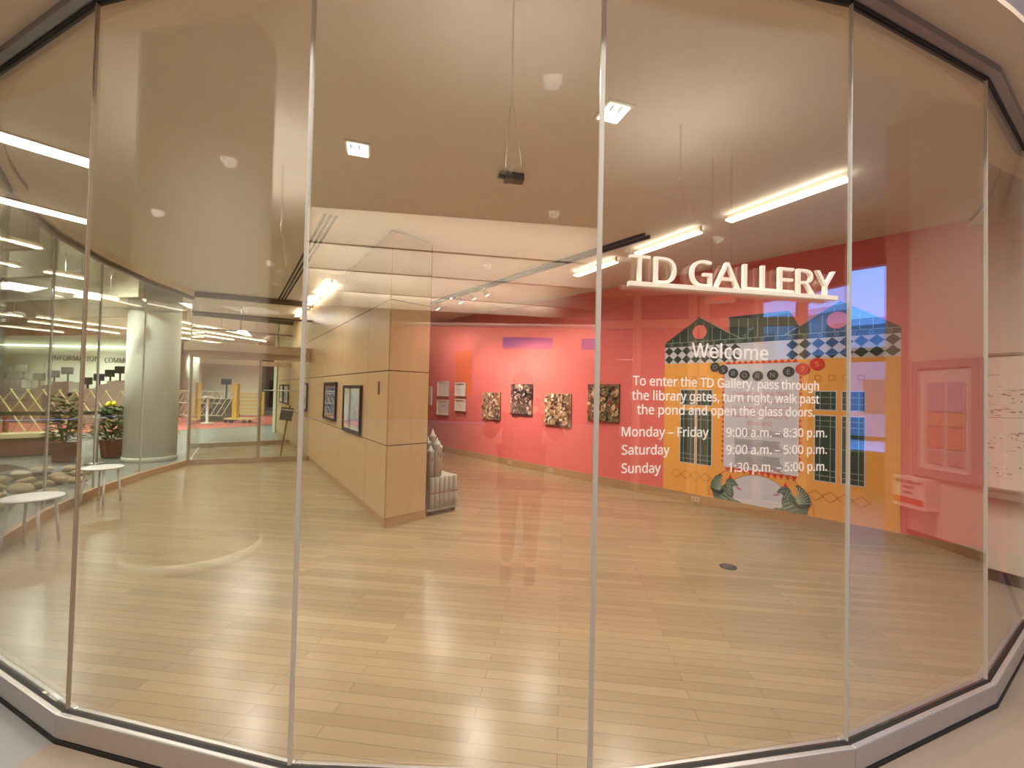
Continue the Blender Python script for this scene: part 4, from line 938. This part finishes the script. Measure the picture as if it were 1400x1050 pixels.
# pendant uplights of the lobby
for x, y, z, q, pw_, lb in [(-5.4, -1.4, 3.3, 1.0, 330, 'clear glass dome uplight hanging behind the viewer, mirrored in the left pane'), (3.2, -1.1, 3.6, 1.0, 90, 'clear glass dome uplight hanging behind the viewer, mirrored above the raised letters'), (-.15, -.25, 3.48, .38, 100, 'small glass dome uplight above the viewer, mirrored in the middle pane')]:
    t = thing('pendant_lamp', lb, 'lamp', (x, y, z), 'lobby dome uplights')
    MB().lathe((x, y, z), [(.02 * q, -.16 * q), (.14 * q, -.13 * q), (.24 * q, -.06 * q), (.30 * q, .04 * q)], GLASS2).obj('dome', None, t)
    MB().lathe((x, y, z), [(.05 * q, -.02 * q), (.06 * q, .06 * q), (.05 * q, .08 * q)], STEEL).obj('socket', None, t)
    for a in (0, 2.09, 4.19): MB().tube((x + .29 * q * math.cos(a), y + .29 * q * math.sin(a), z + .03 * q), (x, y, z + .7), .004, n=6).obj('wire', BLK, t)
    MB().tube((x, y, z + .7), (x, y, 5.0), .008, n=8).obj('rod', STEEL, t)
    downlight('pendant_uplight', (x, y, z + .12 * q), pw_, NEUT, 2.7, (x, y, z + 2))

# ------------------------------------------------------------------ person taking the photo (mirrored in the middle pane)
def skin(name, verts, edges, m_, parent, sub=2, root=0):
    me = bpy.data.meshes.new(name); me.from_pydata([v[0] for v in verts], edges, [])
    o = bpy.data.objects.new(name, me); C.objects.link(o)
    o.modifiers.new('skin', 'SKIN')
    for i, v in enumerate(verts):
        r_ = v[1]; me.skin_vertices[0].data[i].radius = (r_, r_) if not isinstance(r_, tuple) else r_
    me.skin_vertices[0].data[root].use_root = True
    ss = o.modifiers.new('sub', 'SUBSURF'); ss.levels = sub; ss.render_levels = sub
    me.materials.append(m_)
    if parent: o.parent = parent; o.matrix_parent_inverse = Matrix.Translation(-parent.location)
    return o
pe = thing('person', 'person in dark jacket and grey trousers holding up a phone, mirrored in the pane', 'person', (0, -.38, 0))
SKINM = mat('skin_tone', (206, 160, 132), .55); JACK = mat('dark_jacket', (52, 44, 46), .8); PANT = mat('grey_trousers', (78, 72, 72), .8); SHOE = mat('dark_shoe', (40, 36, 36), .6); HAIR = mat('dark_hair', (40, 30, 26), .7)
YB = -.40
# one continuous body: pelvis root, spine, neck, head, arms to wrists, legs to ankles
bv = [((0, YB, .95), (.155, .115)), ((0, YB - .01, 1.12), (.15, .11)), ((0, YB - .01, 1.30), (.17, .12)), ((0, YB, 1.43), (.12, .09)), ((0, YB + .01, 1.51), .055), ((0, YB + .03, 1.60), (.075, .095)), ((0, YB + .03, 1.70), (.068, .085)),
      ((-.10, YB, .88), .10), ((-.105, YB + .01, .50), .066), ((-.11, YB, .10), .043), ((-.115, YB + .08, .045), .036), ((-.118, YB + .14, .04), .028),
      ((.10, YB, .88), .10), ((.10, YB + .01, .50), .066), ((.09, YB, .10), .043), ((.09, YB + .10, .045), .036), ((.09, YB + .16, .04), .028),
      ((-.19, YB, 1.40), .065), ((-.30, YB + .06, 1.22), .050), ((-.13, YB + .30, 1.47), .034), ((-.105, YB + .335, 1.52), .028),
      ((.19, YB, 1.40), .065), ((.32, YB + .06, 1.22), .050), ((.17, YB + .30, 1.47), .034), ((.145, YB + .335, 1.52), .028)]
be = [(0, 1), (1, 2), (2, 3), (3, 4), (4, 5), (5, 6), (0, 7), (7, 8), (8, 9), (9, 10), (10, 11), (0, 12), (12, 13), (13, 14), (14, 15), (15, 16), (3, 17), (17, 18), (18, 19), (19, 20), (3, 21), (21, 22), (22, 23), (23, 24)]
skin('body', bv, be, SKINM, pe)
def sub_v(ids, grow): return [(bv[i][0], tuple(r_ + grow for r_ in bv[i][1]) if isinstance(bv[i][1], tuple) else bv[i][1] + grow) for i in ids]
jv = [((0, YB, .70), (.25, .17)), ((0, YB, .76), (.25, .17))] + [((0, YB, .95), (.22, .155))] + sub_v([1, 2], .03) + [((0, YB, 1.44), (.13, .10))] + sub_v([17, 18, 19, 21, 22, 23], .016)
skin('jacket', jv, [(0, 1), (1, 2), (2, 3), (3, 4), (4, 5), (5, 6), (6, 7), (7, 8), (5, 9), (9, 10), (10, 11)], JACK, pe, root=2)
skin('trousers', [((0, YB, .90), (.13, .11))] + sub_v([7, 8, 9, 12, 13, 14], .014), [(0, 1), (1, 2), (2, 3), (0, 4), (4, 5), (5, 6)], PANT, pe)
for sx in (-1, 1):
    x = -.115 if sx < 0 else .09; dy = 0 if sx < 0 else .02
    skin('shoe', [((x, YB - .05, .05), .056), ((x, YB + .08 + dy, .05), .06), ((x, YB + .22 + dy, .04), .048)], [(0, 1), (1, 2)], SHOE, pe)
hh = MB().ball((0, YB + .0, 1.70), .105, HAIR, (.86, 1.0, .9), 3); hh.obj('hair', None, pe)
fx = MB(); fx.ball((0, YB + .135, 1.615), .017, SKINM, (.8, 1.1, 1.4)); fx.obj('nose', None, pe)
for sx in (-1, 1):
    MB().ball((sx * .032, YB + .112, 1.645), .012, BLK).obj('eye', None, pe); MB().ball((sx * .082, YB + .03, 1.63), .03, SKINM, (.3, .7, 1)).obj('ear', None, pe)
MB().ball((0, YB + .118, 1.57), .02, mat('lips', (170, 100, 90), .5), (1.2, .4, .35)).obj('mouth', None, pe)
ph = tag(MB().box((.02, -.016, 1.592), (.155, .009, .075)).obj('phone', BLK, None, .004), 'black phone held sideways by the mirrored person', 'phone')
for sx in (-1, 1):
    wx = -.105 if sx < 0 else .145
    hv = [((wx, YB + .33, 1.52), .026), ((wx - sx * .005, YB + .355, 1.555), .030)]; he = [(0, 1)]
    for i, (dz, ln) in enumerate([(.012, .030), (.0, .036), (-.014, .034), (-.028, .027)]):
        b_ = len(hv); bx_ = wx - sx * .012
        hv += [((bx_, YB + .372, 1.592 + dz), .0085), ((bx_ - sx * .012, YB + .372 + .03, 1.595 + dz), .008), ((bx_ - sx * (.012 + ln), YB + .372 + .034, 1.596 + dz), .0072)]
        he += [(1, b_), (b_, b_ + 1), (b_ + 1, b_ + 2)]
    b_ = len(hv)
    hv += [((wx - sx * .02, YB + .345, 1.572), .0095), ((wx - sx * .05, YB + .352, 1.585), .0085)]; he += [(1, b_), (b_, b_ + 1)]
    skin('hand', hv, he, SKINM, pe, 1)
